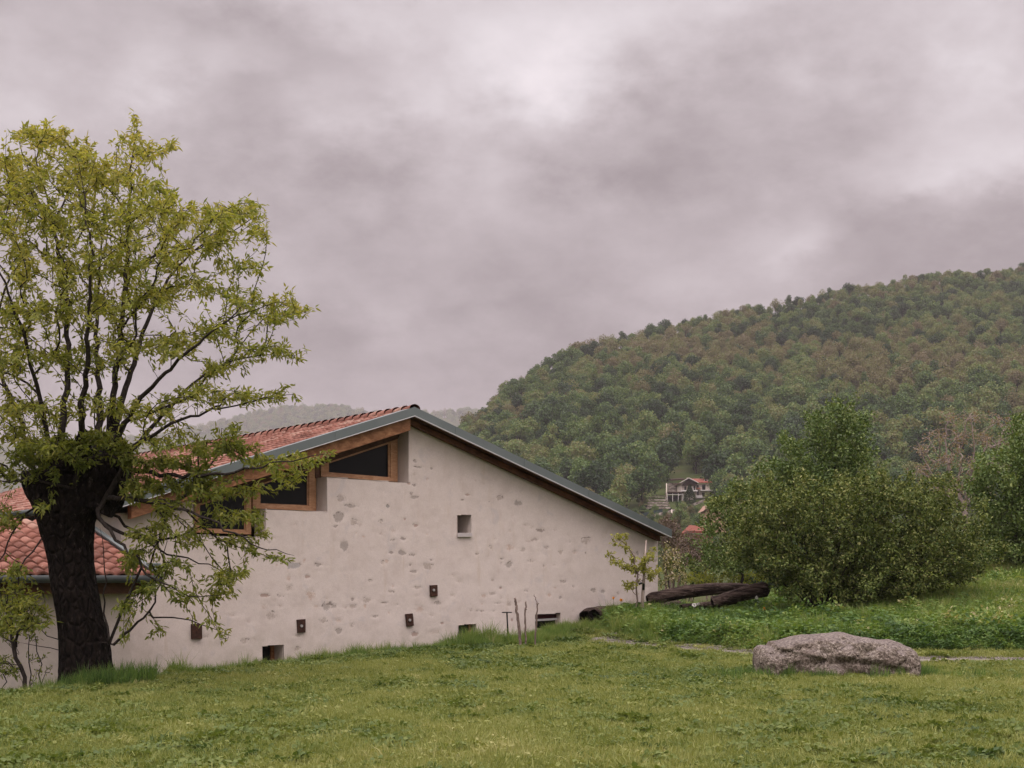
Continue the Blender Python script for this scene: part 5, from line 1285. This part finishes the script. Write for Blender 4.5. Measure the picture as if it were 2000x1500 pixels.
tag(scatter('path_grit', np.stack([pp[:, 0], pp[:, 1], ground(pp[:, 0], pp[:, 1]) + .034], -1), r.uniform(0, 6.28, len(pp)), r.uniform(.7, 1.4, len(pp)), np.zeros(len(pp)), np.zeros(len(pp)), [pebble(1)]), kind='stuff')

# a few flowers that stand out of the weeds
M_STEM = pbr('flower_stem', lambda t: dict(color=t.mix(t.noise(t.pos(), 20, 2), (.05, .09, .02), (.09, .13, .03)), rough=.7))
M_WHITEF = pbr('white_petals', lambda t: dict(color=t.mix(t.noise(t.pos(), 40, 2), (.55, .53, .48), (.72, .70, .66)), rough=.8))
M_ORANGEF = pbr('orange_petals', lambda t: dict(color=t.mix(t.noise(t.pos(), 40, 2), (.62, .22, .02), (.75, .36, .03)), rough=.7))
def flower(px, py, D, rad, mat, label, grp, cat):
    top = P3(px, py, D); b = top.copy(); b[2] = gz(b[0], D)
    b[2] = min(b[2], top[2] - .1)
    o = thing('wild_flower', label, cat, b, grp)
    MB().tube([b, (b + top) / 2 + np.array((.01, 0, 0)), top], .004, 5).build('stem', M_STEM, o)
    r = np.random.default_rng(int(px)); n = 40
    d = unit(r.normal(0, 1, (n, 3))); v, f_, tt = leaves(top + d * rad * .2, d, r.normal(0, 1, (n, 3)), np.full(n, rad), np.full(n, rad * .7), np.full(n, .5))
    fast('flower_head', v, f_, mat, o)
    return o
flower(1478, 1167, 35.0, .04, M_WHITEF, 'white dandelion clock in front of the crossing log', 'white flowers in the weeds', 'flower')
flower(1863, 1165, 36.0, .045, M_WHITEF, 'white dandelion clock right of the round bush', 'white flowers in the weeds', 'flower')
flower(1356, 1182, 34.6, .05, M_WHITEF, 'larger white flower cluster below the curved log, on the left', 'white flowers in the weeds', 'flower')
flower(1364, 1180, 34.7, .035, M_WHITEF, 'smaller white flower cluster below the curved log, on the right', 'white flowers in the weeds', 'flower')
flower(1657, 1216, 32.0, .04, M_WHITEF, 'small white flower right above the boulder top', 'white flowers in the weeds', 'flower')
flower(1492, 1189, 34.2, .04, M_ORANGEF, 'orange poppy in the weeds left of the bush foot', 'orange flowers in the weeds', 'flower')
flower(1513, 1195, 34.0, .035, M_ORANGEF, 'orange poppy nearer the foot of the bush', 'orange flowers in the weeds', 'flower')
flower(1213, 1172, 34.0, .035, M_ORANGEF, 'yellow orange flower in tall grass left of the sapling', 'orange flowers in the weeds', 'flower')
flower(1198, 1168, 34.2, .03, M_ORANGEF, 'yellow orange flower in tall grass by the hollow log ends', 'orange flowers in the weeds', 'flower')

# ------------------------------------------------------------------ hills
RPX = np.array([-1500, 300, 700, 850, 905, 960, 1000, 1050, 1100, 1180, 1250, 1320, 1400, 1500, 1570, 1650, 1720, 1800, 1900, 2000, 2300, 2800, 4000])
RPY = np.array([1080, 1010, 930, 880, 834, 790, 752, 717, 690, 666, 649, 631, 615, 597, 584, 564, 555, 539, 528, 520, 502, 492, 552])
RD_ = np.interp(RPX, [300, 900, 1300, 2000, 2800], [620, 700, 840, 950, 1000])
def ridge(a):
    px = 1000 + a * F
    D = np.interp(px, RPX, RD_); py = np.interp(px, RPX, RPY)
    return D, EYE + (1130 - py) / F * D
def hill(a, D):
    Dr, zr_ = ridge(a); zr_ = zr_ - 6
    D0 = 250.
    t_ = np.clip((D - D0) / (Dr - D0), 0, 1.6)
    up = np.where(t_ < 1, t_ ** 1.36, 1 - .5 * (t_ - 1) ** 1.5)
    z = -6.6 + (zr_ + 6.6) * up
    x = a * D
    return z + 5 * (fnoise(x, D, .012, 3) - .5) * sstep(0, .2, t_) * (1 - .6 * sstep(.75, 1, t_))
ha = np.linspace(-.45, 1.0, 220); hd = np.concatenate([np.linspace(240, 1000, 130), np.linspace(1015, 1500, 20)])
HA, HD = np.meshgrid(ha, hd); HZ = hill(HA, HD); HZ[0] -= 3
ii = np.arange(HA.size).reshape(HA.shape)
q = np.stack([ii[:-1, :-1], ii[:-1, 1:], ii[1:, 1:], ii[1:, :-1]], -1).reshape(-1, 4)
tag(fast('hillside', np.stack([HA * HD, HD, HZ], -1).reshape(-1, 3), q, M_HILL, smooth=True), kind='structure')

FPX = np.array([-900, -300, 0, 200, 330, 420, 500, 560, 640, 700, 760, 850, 905, 960, 1050, 1200, 1800, 2600])
FPY = np.array([900, 880, 870, 862, 848, 828, 806, 797, 793, 803, 810, 806, 804, 806, 820, 860, 930, 960])
FD = 3900.
def fhill(a, D):
    px = 1000 + a * F; zr_ = EYE + (1130 - np.interp(px, FPX, FPY)) / F * FD
    t_ = np.clip((D - 2500) / (FD - 2500), 0, 1.5)
    up = np.where(t_ < 1, t_ ** 1.1, 1 - .6 * (t_ - 1))
    return -6.6 + (zr_ + 6.6 - 13) * up + 16 * (fnoise(a * D, D, .0024, 3) - .5) * sstep(0, .2, t_) * (1 - .6 * sstep(.75, 1, t_))
fa_ = np.linspace(-.62, .55, 160); fd = np.linspace(2480, 4580, 60)
HA, HD = np.meshgrid(fa_, fd); HZ = fhill(HA, HD); HZ[0] -= 3
ii = np.arange(HA.size).reshape(HA.shape)
q = np.stack([ii[:-1, :-1], ii[:-1, 1:], ii[1:, 1:], ii[1:, :-1]], -1).reshape(-1, 4)
tag(fast('distant_hill', np.stack([HA * HD, HD, HZ], -1).reshape(-1, 3), q, M_HILL, smooth=True), kind='structure')

# crowns for the woods: lobed clouds of leaf clumps on a short trunk (unit: metres)
def crown(seed, nl=9, n=900, size=.55, R_=3.8, Hh=8.5, sparse=0.0, tall=1.0):
    r = np.random.default_rng(seed)
    lob = []
    for k in range(nl):
        a = r.uniform(0, 6.28); q = R_ * .62 * math.sqrt(r.random()); zz = Hh * (.42 + .42 * r.random()) * tall - q * .35
        lob.append((q * math.cos(a), q * math.sin(a), zz, R_ * r.uniform(.22, .55)))
    lob.append((0, 0, Hh * .80 * tall, R_ * .42))
    lob = np.array(lob); pr_ = lob[:, 3] ** 2; pr_ /= pr_.sum()
    k = r.choice(len(lob), n, p=pr_); d = unit(r.normal(0, 1, (n, 3)) + np.array((0, 0, .25)))
    rr = lob[k, 3] * np.where(r.random(n) < .75, r.uniform(.72, 1.25, n), r.uniform(.3, .9, n))
    P_ = lob[k, :3] + d * rr[:, None]
    N = d + r.normal(0, .55, (n, 3)); A = np.cross(N, r.normal(0, 1, (n, 3)))
    L = size * r.uniform(.6, 1.35, n)
    tint = np.clip(.5 + r.normal(0, .2, n) + .25 * (lob[k, 2] / (Hh * .7) - 1), 0, 1)
    v, f_, tt = leaves(P_ - unit(A) * L[:, None] * .5, A, N, L, L * .75, tint, .12, .15)
    tv, tf = tube_arrays(np.array([(0, 0, -.6), (.1, 0, Hh * .25), (0, .1, Hh * .5), (.1, .1, Hh * .72)]), np.array([.24, .2, .15, .05]), 5)
    extra_v, extra_f = [], []; b = len(tv)
    for j in range(min(len(lob), 8)):
        v2, f2 = tube_arrays(np.array([(0, 0, Hh * .35), lob[j, :3] * np.array((.5, .5, .8)), lob[j, :3] + np.array((0, 0, lob[j, 3] * .7))]), np.array([.11, .08, .02]), 4)
        extra_v.append(v2); extra_f.append(f2 + b); b += len(v2)
    tv = np.concatenate([tv] + extra_v); tf = np.concatenate([tf] + extra_f)
    V = np.concatenate([tv, v]); Fa = np.concatenate([tf, f_ + len(tv)]); T = np.concatenate([np.full(len(tv), .5), tt])
    return V, Fa, T, len(tf)
def crown_me(name, mat, **kw):
    V, Fa, T, nt = crown(**kw)
    me = fast_mesh(name, V, Fa, dict(tint=T)); me.materials.append(mat); me.materials.append(M_GREYTWIG if kw.get('n', 900) < 700 else M_LIMB)
    mi = np.zeros(len(Fa), np.int32); mi[:nt] = 1; me.polygons.foreach_set('material_index', mi)
    return me
KW = [dict(seed=s, nl=9 + s % 4, n=1700, size=.52) for s in range(1, 6)] + [dict(seed=20 + s, nl=9, n=950, size=.44) for s in range(3)] + [dict(seed=30 + s, nl=6, n=900, size=.5, R_=2.8, tall=1.15) for s in range(2)]
# leafy: 0-4, thinly leafed: 5-7, slim: 8-9
r = np.random.default_rng(77)
cand = []
Dc, ac = 262.0, None
xs_, ds_ = [], []
n_try = 42000
aa = r.uniform(-.20, .40, n_try); u3 = r.random(n_try); dd_ = 258 + (1010 - 258) * np.sqrt(u3 * .94 + .03)
Dr, _z = ridge(aa); kk = dd_ < Dr + 8; aa, dd_ = aa[kk], dd_[kk]
# thin to a minimum spacing on a coarse grid
X, Y = aa * dd_, dd_
cell = {}
sel = []
for i in range(len(X)):
    sp = 7.0
    c = (int(X[i] // sp), int(Y[i] // sp)); good = True; md = 6.2 - 1.5 * min(1, max(0, (Y[i] - 500) / 350))
    for p in (-1, 0, 1):
        for q_ in (-1, 0, 1):
            for j in cell.get((c[0] + p, c[1] + q_), ()):
                if (X[i] - X[j]) ** 2 + (Y[i] - Y[j]) ** 2 < md ** 2: good = False
    if good: cell.setdefault(c, []).append(i); sel.append(i)
X, Y, A_ = X[sel], Y[sel], aa[sel]; Z = hill(A_, Y)
PX, PY = 1000 + A_ * F, 1130 - (Z - EYE) * F / Y
# clearing round the hillside house with its garden and terraces
clear = ((PX > 1256) & (PX < 1402) & (PY > 958) & (PY < 1110)) | ((PX > 1316) & (PX < 1396) & (PY > 934) & (PY < 960)) | ((PX > 1300) & (PX < 1560) & (PY > 921) & (PY < 931) & (r.random(len(PX)) < .0))
X, Y, Z, PX, PY = [v[~clear] for v in (X, Y, Z, PX, PY)]
def forest_tint(PX, PY, X, Y, r):
    n = fnoise(X, Y, .011, 3); n2 = fnoise(X + 300, Y, .05, 3)
    hgt = np.clip((960 - PY) / 400, 0, 1)
    brown = -.03 + .30 * sstep(.15, .6, hgt) + 1.5 * (n - .5) + .7 * (n2 - .5) - .35 * sstep(1800, 2000, PX) * sstep(700, 600, PY)
    isb = r.random(len(X)) < np.clip(brown, .04, .85)
    g_ = np.clip(.30 + .5 * (n2 - .5) + r.normal(0, .17, len(X)) + .1 * sstep(1700, 2000, PX), .04, .56)
    b_ = np.clip(.73 + r.normal(0, .12, len(X)), .57, .98)
    return np.where(isb, b_, g_), isb
ft, isb = forest_tint(PX, PY, X, Y, r)
scl = (.75 + .75 * r.random(len(X)) ** 1.4) * 1.12 * (1 - .27 * sstep(500, 850, Y))
pk = np.where(isb, np.where(r.random(len(X)) < .7, r.integers(5, 8, len(X)), r.integers(0, 5, len(X))), np.where(r.random(len(X)) < .2, r.integers(8, 10, len(X)), r.integers(0, 5, len(X))))
# hand-placed trees of the photograph
special = [(1406, 872, 455, 1.15, .74, 6, 'rounded rusty brown tree, leftmost of three in a row above the red roofed house'), (1440, 885, 450, 1.25, .80, 5, 'wide rusty brown tree, middle of three in a row above the red roofed house'), (1490, 868, 455, 1.15, .60, 9, 'tall ochre tree, rightmost of three in a row above the red roofed house'),
           (1347, 978, 440, .62, .03, 8, None), (1411, 972, 432, .85, .10, 1, 'dark green round tree against the right end of the red roofed house'), (1330, 1012, 395, .75, .45, 8, 'pale green young tree beside the utility post below the red roofed house')]
used = np.zeros(len(X), bool)
# which trees show: below the skyline of the near things in the picture
def hidden(px, py):
    roof = np.where(px < 809, 5000, np.interp(px, [809, 1310, 1311], [796, 1035, 5000]))
    return (px < 905) | (py - 12 > roof) | ((px > 1500) & (py > np.interp(px, [1500, 1560, 1600, 1640, 1690, 1720, 1830, 1860, 1990, 2000], [930, 870, 830, 800, 840, 900, 930, 850, 840, 830]))) | (px > 2010) | ((px > 1380) & (py > 965))
vis = ~hidden(PX, PY - 25)
order = np.argsort(np.where(vis, Y / scl, 1e9))[:270]
ind_me = [crown_me('hill_tree_mesh', M_FORO, **k) for k in KW]
def hill_tree(x, y, z, s, tnt, p, label, group):
    o = bpy.data.objects.new('hill_tree', ind_me[p]); COL.objects.link(o)
    o.location = (x, y, z - .2); o.scale = (s, s, s); o.rotation_euler = (0, 0, r.uniform(0, 6.28)); o.color = (tnt, tnt, tnt, 1)
    return tag(o, label, 'tree', group)
def hue_word(tnt, p):
    if tnt > .82: return 'reddish brown thinly leafed tree'
    if tnt > .6: return 'brown budding tree'
    if tnt > .42: return 'light olive green tree'
    if tnt > .26: return 'mid green leafy tree'
    return 'dark green leafy tree'
def place_word(px, py):
    if px < 1060: return 'low on the hill just above the grey roof verge'
    if px < 1200: return 'on the lower hill above the sloping metal verge'
    if px < 1300: return 'in the wood left of the red roofed hill house' if py > 880 else 'on the slope up and left of the hill house'
    if px < 1420: return 'right behind the red roofed hill house' if py > 880 else 'on the slope high above the hill house'
    if px < 1540: return 'between the hill house and the pointed green tree'
    if px < 1720: return 'on the hill straight above the pointed green tree'
    if px < 1850: return 'on the hill between pointed tree and rusty walnut'
    return 'on the hill behind the rusty budding tree at right'
for i in order:
    used[i] = True
    hill_tree(X[i], Y[i], Z[i], scl[i], ft[i], int(pk[i]), hue_word(ft[i], pk[i]) + ' ' + place_word(PX[i], PY[i]), 'separate trees on the lower wooded hill')
for (px, py, D, s, tnt, p, lab) in special:
    if lab is None: continue
    a = (px - 1000) / F; hill_tree(a * D, D, float(hill(np.array([a]), np.array([D]))[0]), s, tnt, p, lab, 'trees round the hill house')
rest = ~used
# low scrub and young growth in and round the garden clearing
ns = 420; ax = r.uniform(1240, 1420, ns); dx_ = r.uniform(330, 470, ns); sxx = (ax - 1000) / F * dx_; szz = hill((ax - 1000) / F, dx_); spy = 1130 - (szz - EYE) * F / dx_
kq = ~((ax > 1262) & (ax < 1304) & (spy > 958) & (spy < 1004)) & ~((ax > 1300) & (ax < 1396) & (spy > 940) & (spy < 992) & (r.random(ns) < .93)) & (r.random(ns) < np.where(spy > 1000, .75, .6))
X, Y, Z = np.concatenate([X, sxx[kq]]), np.concatenate([Y, dx_[kq]]), np.concatenate([Z, szz[kq]])
rest = np.concatenate([rest, np.ones(kq.sum(), bool)]); ft = np.concatenate([ft, np.clip(r.normal(.40, .22, kq.sum()), .05, .9)]); scl = np.concatenate([scl, r.uniform(.16, .38, kq.sum())]); pk = np.concatenate([pk, r.integers(0, 8, kq.sum())])
fsrc = [crown_me('wood_crown', M_FORI, **k) for k in KW]
tag(scatter('hill_forest', np.stack([X, Y, Z - .2], -1)[rest], r.uniform(0, 6.28, rest.sum()), scl[rest], pk[rest], ft[rest], fsrc), kind='stuff')
# far wooded ridge
n = 9000
aa = r.uniform(-.40, .06, n); dd_ = r.uniform(3000, FD + 16, n); zz = fhill(aa, dd_)
ff = np.clip(r.normal(.45, .2, n), .05, .95)
tag(scatter('distant_forest', np.stack([aa * dd_, dd_, zz - 1], -1), r.uniform(0, 6.28, n), r.uniform(1.8, 3.3, n), r.integers(0, 8, n), ff, fsrc), kind='stuff')
# meadow trees in the valley behind the meadow
n = 260
aa = r.uniform(.10, .42, n); dd_ = r.uniform(95, 250, n); xv, zv = aa * dd_, ground(aa * dd_, dd_)
okv = (aa > .19) | ((aa > .10) & (dd_ > 150) & (aa > .165))
tag(scatter('valley_wood', np.stack([xv, dd_, zv - .2], -1)[okv], r.uniform(0, 6.28, okv.sum()), r.uniform(.7, 1.1, okv.sum()), r.integers(0, 8, okv.sum()), np.clip(r.normal(.35, .22, okv.sum()), .05, .9), fsrc), kind='stuff')

# ------------------------------------------------------------------ the house on the hill and its garden
M_CREAM = pbr('cream_render', lambda t: dict(color=t.mix(t.noise(t.pos(), .8, 4), (.54, .46, .40), (.66, .57, .50)), rough=.9))
M_RED = pbr('red_roof_tiles', lambda t: dict(color=t.mix(t.noise(t.pos(), 1.6, 5, .7), (.17, .044, .030), (.25, .075, .050)), rough=.85, normal=t.bump(t.noise(t.scale(t.pos(), (4, 1, 1)), 3, 2), .4, .1)))
M_ORANGE = pbr('orange_roof_tiles', lambda t: dict(color=t.mix(t.noise(t.pos(), 1.2, 5, .7), (.13, .036, .022), (.19, .058, .036)), rough=.85))
M_BROWNW = pbr('brown_cladding', wood_build((.030, .014, .010), (.06, .028, .019), (1, 1, 1), 2, .8))
M_WHITEW = pbr('white_render', lambda t: dict(color=t.mix(t.noise(t.pos(), 1, 3), (.60, .56, .53), (.72, .68, .65)), rough=.8))
M_DRYWALL = pbr('dry_stone', lambda t: dict(color=t.ramp(t.vor(t.scale(t.pos(), (1, 1, 1.6)), 1.6, out=1), [(.2, (.14, .11, .09)), (.6, (.30, .25, .215)), (.9, (.44, .385, .34))]), rough=.95, normal=t.bump(t.vor(t.pos(), 1.6), .6, .2)))
M_GRASSB = pbr('garden_turf', lambda t: dict(color=t.ramp(t.noise(t.pos(), .5, 6, .7), [(.3, (.05, .075, .02)), (.55, (.085, .115, .03)), (.75, (.13, .105, .055))]), rough=1.0))
HD0 = 440.0
def Q3(px, py, dd=0.0): return P3(px, py, HD0 + dd)
def qbox(mb, x0, y0, x1, y1, d0, d1, m=0):
    """box seen as the picture rectangle x0..x1, y0..y1 with depth d0..d1"""
    a = [Q3(x0, y0, 0), Q3(x1, y0, 0), Q3(x1, y1, 0), Q3(x0, y1, 0)]
    sh = lambda p, d: p + np.array((0, d, 0))
    mb.prism([sh(p, d0) for p in a], [sh(p, d1) for p in a], m); return mb
hh = thing('hill_house', 'two storey cream house with red roof and dark wooden gable on the hill', 'house', Q3(1360, 985))
b = MB(); qbox(b, 1330.5, 941, 1359.5, 990, 0, 11); b.build('wall', M_CREAM, hh)
b = MB(); qbox(b, 1359.6, 944, 1388, 990, 2.2, 11); b.build('wall', M_CREAM, hh)
gbl = [(1331, 948.5), (1344, 934.6), (1361, 944), (1361, 948.5)]
b = MB(); A = [Q3(x, y) for x, y in gbl]; b.prism([p + np.array((0, -.9, 0)) for p in A], [p + np.array((0, .1, 0)) for p in A]); b.build('gable_cladding', M_BROWNW, hh)
b = MB()
for (p0, p1) in (((1326.5, 943.5), (1344, 933.6)), ((1344, 933.6), (1362.5, 943))):
    A = [Q3(p0[0], p0[1]), Q3(p1[0], p1[1]), Q3(p1[0], p1[1] + 1.2), Q3(p0[0], p0[1] + 1.2)]
    b.prism([p + np.array((0, -2.0, 0)) for p in A], [p + np.array((0, -1.7, 0)) for p in A])
b.build('barge_board', M_WHITEW, hh)
b = MB()
for (p0, p1) in (((1326.5, 943.2), (1344, 933.2)), ((1344, 933.2), (1362.5, 942.6))):
    A = [Q3(p0[0], p0[1]), Q3(p1[0], p1[1]), Q3(p1[0], p1[1] + .6), Q3(p0[0], p0[1] + .6)]
    b.prism([p + np.array((0, -1.65, 0)) for p in A], [p + np.array((0, 11.5, 0)) for p in A])
ra, rb = Q3(1346, 934.8, 6.5), Q3(1391, 934.8, 6.5); ea, eb = Q3(1359, 941.8, 1.3), Q3(1391, 941.8, 1.3); fa2, fb2 = Q3(1346, 942, 12), Q3(1391, 942, 12)
dn = np.array((0, 0, -.25))
b.add([ra, rb, eb, ea, ra + dn, rb + dn, eb + dn, ea + dn], [(0, 3, 2, 1), (4, 5, 6, 7), (3, 7, 6, 2), (1, 2, 6, 5), (0, 4, 7, 3)])
b.add([ra, rb, fb2, fa2, ra + dn, rb + dn, fb2 + dn, fa2 + dn], [(0, 1, 2, 3), (7, 6, 5, 4), (2, 3, 7, 6)])
roof = b.build('roof', M_RED, hh)
b = MB(); qbox(b, 1346.2, 930.5, 1349, 936, 5.5, 6.6); qbox(b, 1352.3, 931.5, 1354.4, 936, 5.8, 6.6); b.build('chimney', M_WHITEW, roof)
b = MB(); b.prism([Q3(1376, 937.0, 4.4), Q3(1384.5, 936.6, 4.6), Q3(1384, 938.6, 3.2), Q3(1375, 939, 3.2)], [p - np.array((0, 0, .15)) for p in (Q3(1376, 937.0, 4.4), Q3(1384.5, 936.6, 4.6), Q3(1384, 938.6, 3.2), Q3(1375, 939, 3.2))]); b.build('skylight', M_BOLT, roof)
b = MB(); qbox(b, 1329.5, 958, 1361, 960.3, -1.9, 0); b.build('balcony', M_WHITEW, hh)
b = MB(); qbox(b, 1369, 956.6, 1392, 958.4, .4, 2.2); b.build('balcony', M_WHITEW, hh)
for (x0, y0, x1, y1, d) in ((1336.5, 949.5, 1340.5, 957.5, 0), (1344, 949.5, 1347, 957.5, 0), (1354.5, 949.5, 1358, 957.5, 0), (1363.3, 946.2, 1366.2, 951.4, 2.2), (1373, 945.8, 1379.5, 956, 2.2), (1363.2, 958.5, 1366.6, 967, 2.2), (1373, 961.5, 1379, 968, 2.2)):
    b = MB(); qbox(b, x0, y0, x1, y1, d - .08, d + .2); w_ = b.build('window', M_BROWNW, hh)
    b = MB(); qbox(b, x0 + .9, y0 + .8, x1 - .9, y1 - .8, d - .12, d - .085); b.build('pane', M_GLASS, w_)
b = MB(); qbox(b, 1350, 950, 1356, 957.6, -.05, -.02); b.build('curtain', M_WHITEW, hh)
b = MB(); A = [Q3(1360, 953.2, 1.0), Q3(1368.5, 953.2, 1.0), Q3(1368.5, 954.8, .4), Q3(1360, 954.8, .4)]; b.prism(A, [p + np.array((0, 1.2, .15)) for p in A]); b.build('porch_roof', M_ORANGE, hh)
b = MB(); qbox(b, 1332.3, 949.6, 1333.2, 958, -1.6, -1.4); qbox(b, 1358.8, 949.6, 1359.7, 958, -1.6, -1.4); b.build('balcony_post', M_BROWNW, hh)
b = MB(); qbox(b, 1359, 967.2, 1372, 972.2, .6, 1.0); b.build('stair_parapet', M_WHITEW, hh)
shed = thing('carport', 'flat roofed open carport left of the hill house', 'carport', Q3(1315, 975))
b = MB(); qbox(b, 1301, 961.4, 1334, 963.6, -2, 4); b.build('roof', M_BROWNW, shed)
b = MB(); qbox(b, 1302, 966.5, 1333, 974, 3.4, 3.8); b.build('back_wall', M_BROWNW, shed)
for x in (1302, 1312, 1323, 1332):
    b = MB(); qbox(b, x, 963.6, x + 1.0, 980, -1.8, -1.5); b.build('post', M_WHITEW, shed)
b = MB(); qbox(b, 1302, 965.8, 1333, 967, -1.7, -1.6); b.build('rail', M_WHITEW, shed)
up_ = thing('garden_shed', 'small dark roofed garden hut up and left of the hill house', 'shed', Q3(1322, 955, 14))
b = MB(); qbox(b, 1315, 938.5, 1333, 957, 12, 16); b.build('wall', M_DRYWALL, up_)
b = MB(); A = [Q3(1312, 936.2, 10), Q3(1337, 934.6, 10), Q3(1337, 937, 10), Q3(1312, 938.8, 10)]; b.prism(A, [p + np.array((0, 7, .6)) for p in A]); b.build('roof', M_BROWNW, up_)
# terraces: dry stone walls with strips of turf, each a separate wall
for k in range(6):
    y0 = 966 + k * 6.2; x0 = 1268 - k * 3.6 + (k == 0) * 6; x1 = 1300 - k * 1.2
    b = MB(); qbox(b, x0, y0, x1, y0 + 3.4, -k * 4.2 - 1, -k * 4.2 + .2)
    tag(b.build('terrace_wall', M_DRYWALL), ['topmost', 'second', 'third', 'fourth', 'fifth', 'lowest'][k] + ' dry stone terrace wall left of the hill house, counting down the slope', 'wall', 'dry stone terrace walls on the hill')
    b = MB(); A = [Q3(x0, y0 - .4, -k * 4.2 - 1.1), Q3(x1, y0 - .4, -k * 4.2 - 1.1)]; B = [p + np.array((0, 4.4, .25)) for p in A[::-1]]
    top = A + B; b.prism(top, [p - np.array((0, 0, .3)) for p in top]); tag(b.build('terrace_turf', M_GRASSB), kind='structure')
def gwall(name, label, p0, p1, hpx, d0, d1, mat, cat):
    A = [Q3(p0[0], p0[1], d0), Q3(p1[0], p1[1], d1), Q3(p1[0], p1[1] + hpx, d1), Q3(p0[0], p0[1] + hpx, d0)]
    b = MB(); b.prism(A, [p + np.array((0, .6, 0)) for p in A]); return tag(b.build(name, mat), label, cat)
gwall('boundary_wall', 'pale dry stone wall climbing below the garden of the hill house', (1262, 1008), (1322, 993), 5.5, -32, -26, M_DRYWALL, 'wall')
gwall('boundary_wall', 'upper dry stone wall rising to the foot of the hill house', (1342, 988), (1382, 972), 5.5, -16, -9, M_DRYWALL, 'wall')
gwall('mesh_fence', 'dark green mesh fence below the lowest terrace', (1252, 1003), (1294, 994), 7, -30, -28, pbr('green_mesh', lambda t: dict(color=t.mix(t.noise(t.pos(), 3, 2), (.012, .028, .03), (.03, .05, .05)), rough=.8)), 'fence')
for (x, y0, y1, dd2, lab) in ((1301.8, 944, 977, -3, 'pale concrete utility post at the left corner of the carport'), (1312, 995, 1022, -34, 'grey utility post standing on the green slope below the garden'), (1307, 1011, 1024, -36, 'short grey post left of the utility post on the slope')):
    b = MB().tube([Q3(x, y1 + 4, dd2), Q3(x, y0, dd2)], [.22, .16], 8); tag(b.build('utility_post', M_CREAM, smooth=True), lab, 'post', 'posts near the hill house')
# conical conifer in front of the hill house
cn = Q3(1347, 986, -6); con = thing('conifer', 'dark conical conifer in front of the hill house', 'conifer', cn)
r9 = np.random.default_rng(3); n = 1500; hz = r9.random(n) ** .8; a = r9.uniform(0, 6.28, n); rr9 = 1.75 * np.minimum(1, (1.02 - hz) * 1.5) * np.sqrt(r9.uniform(.3, 1, n)) * (1 - .5 * (hz < .06))
HC = 37 / F * HD0
Pn = cn + np.stack([rr9 * np.cos(a), rr9 * np.sin(a), hz * HC], -1)
An = np.stack([np.cos(a), np.sin(a), .5 + 0 * a], -1) + r9.normal(0, .3, (n, 3)); v, f_, tt = leaves(Pn, An, r9.normal(0, .6, (n, 3)) + np.array((0, 0, 1)), np.full(n, .45), np.full(n, .22), np.clip(r9.normal(.3, .2, n), 0, 1))
fast('crown', v, f_, M_DARKTREE, con, dict(tint=tt)); MB().tube([cn - np.array((0, 0, .6)), cn + np.array((0, 0, HC * .5))], [.2, .1], 6).build('trunk', M_LIMB, con)
# red roofs lower in the valley
lowh = thing('orange_house', 'low house with a bright orange red roof between roof corner and airy tree', 'house', P3(1362, 1075, 210))
VD = 210.
def P2(x, y, d=0): return P3(x, y, VD + d)
b = MB(); A = [P2(1331, 1045), P2(1392, 1043), P2(1392, 1090), P2(1331, 1090)]; b.prism(A, [p + np.array((0, 6, 0)) for p in A]); b.build('wall', pbr('salmon_render', lambda t: dict(color=t.mix(t.noise(t.pos(), 1, 3), (.34, .17, .12), (.42, .23, .17)), rough=.9)), lowh)
b = MB(); A = [P2(1347, 1025, 3), P2(1394, 1032, 3), P2(1396, 1037, -.8), P2(1345, 1037, -.8), P2(1329, 1042, -.8)]
b.prism(A, [p - np.array((0, 0, .3)) for p in A]); A = [P2(1347, 1025, 3), P2(1329, 1042, -.8), P2(1329, 1042, 7)]; b.prism(A, [p - np.array((0, 0, .3)) for p in A]); b.build('roof', M_ORANGE, lowh)
lowh2 = thing('ochre_house', 'ochre gabled house half hidden by the airy green tree', 'house', P3(1395, 1040, 300))
b = MB(); A = [P3(1378, 1000, 300), P3(1384, 990, 300), P3(1420, 992, 300), P3(1420, 1040, 300), P3(1378, 1040, 300)]; b.prism(A, [p + np.array((0, 8, 0)) for p in A]); b.build('wall', pbr('ochre_render', lambda t: dict(color=t.mix(t.noise(t.pos(), 1, 3), (.34, .22, .14), (.42, .29, .19)), rough=.9)), lowh2)
b = MB(); A = [P3(1374, 998, 299), P3(1384, 985, 299), P3(1424, 986, 299), P3(1424, 992, 299), P3(1384, 990, 299)]; b.prism(A, [p + np.array((0, 9, 0)) for p in A]); b.build('roof', pbr('pale_roof_tiles', lambda t: dict(color=t.mix(t.noise(t.pos(), 2, 4), (.30, .17, .12), (.40, .25, .19)), rough=.9)), lowh2)

# ------------------------------------------------------------------ haze
m, t, out = new_mat('haze')
pv = t.node('ShaderNodeVolumePrincipled')
pv.inputs['Color'].default_value = (.74, .69, .73, 1); pv.inputs['Density'].default_value = .00014; pv.inputs['Anisotropy'].default_value = .0
t.l.new(pv.outputs[0], out.inputs['Volume'])
b = MB(); x0, x1, y0, y1, z0, z1 = -2700, 1600, -150, 4700, -30, 505
b.box(((x0 + x1) / 2, (y0 + y1) / 2, (z0 + z1) / 2), ((x1 - x0) / 2, (y1 - y0) / 2, (z1 - z0) / 2))
hz = b.build('haze', m); tag(hz, kind='stuff')
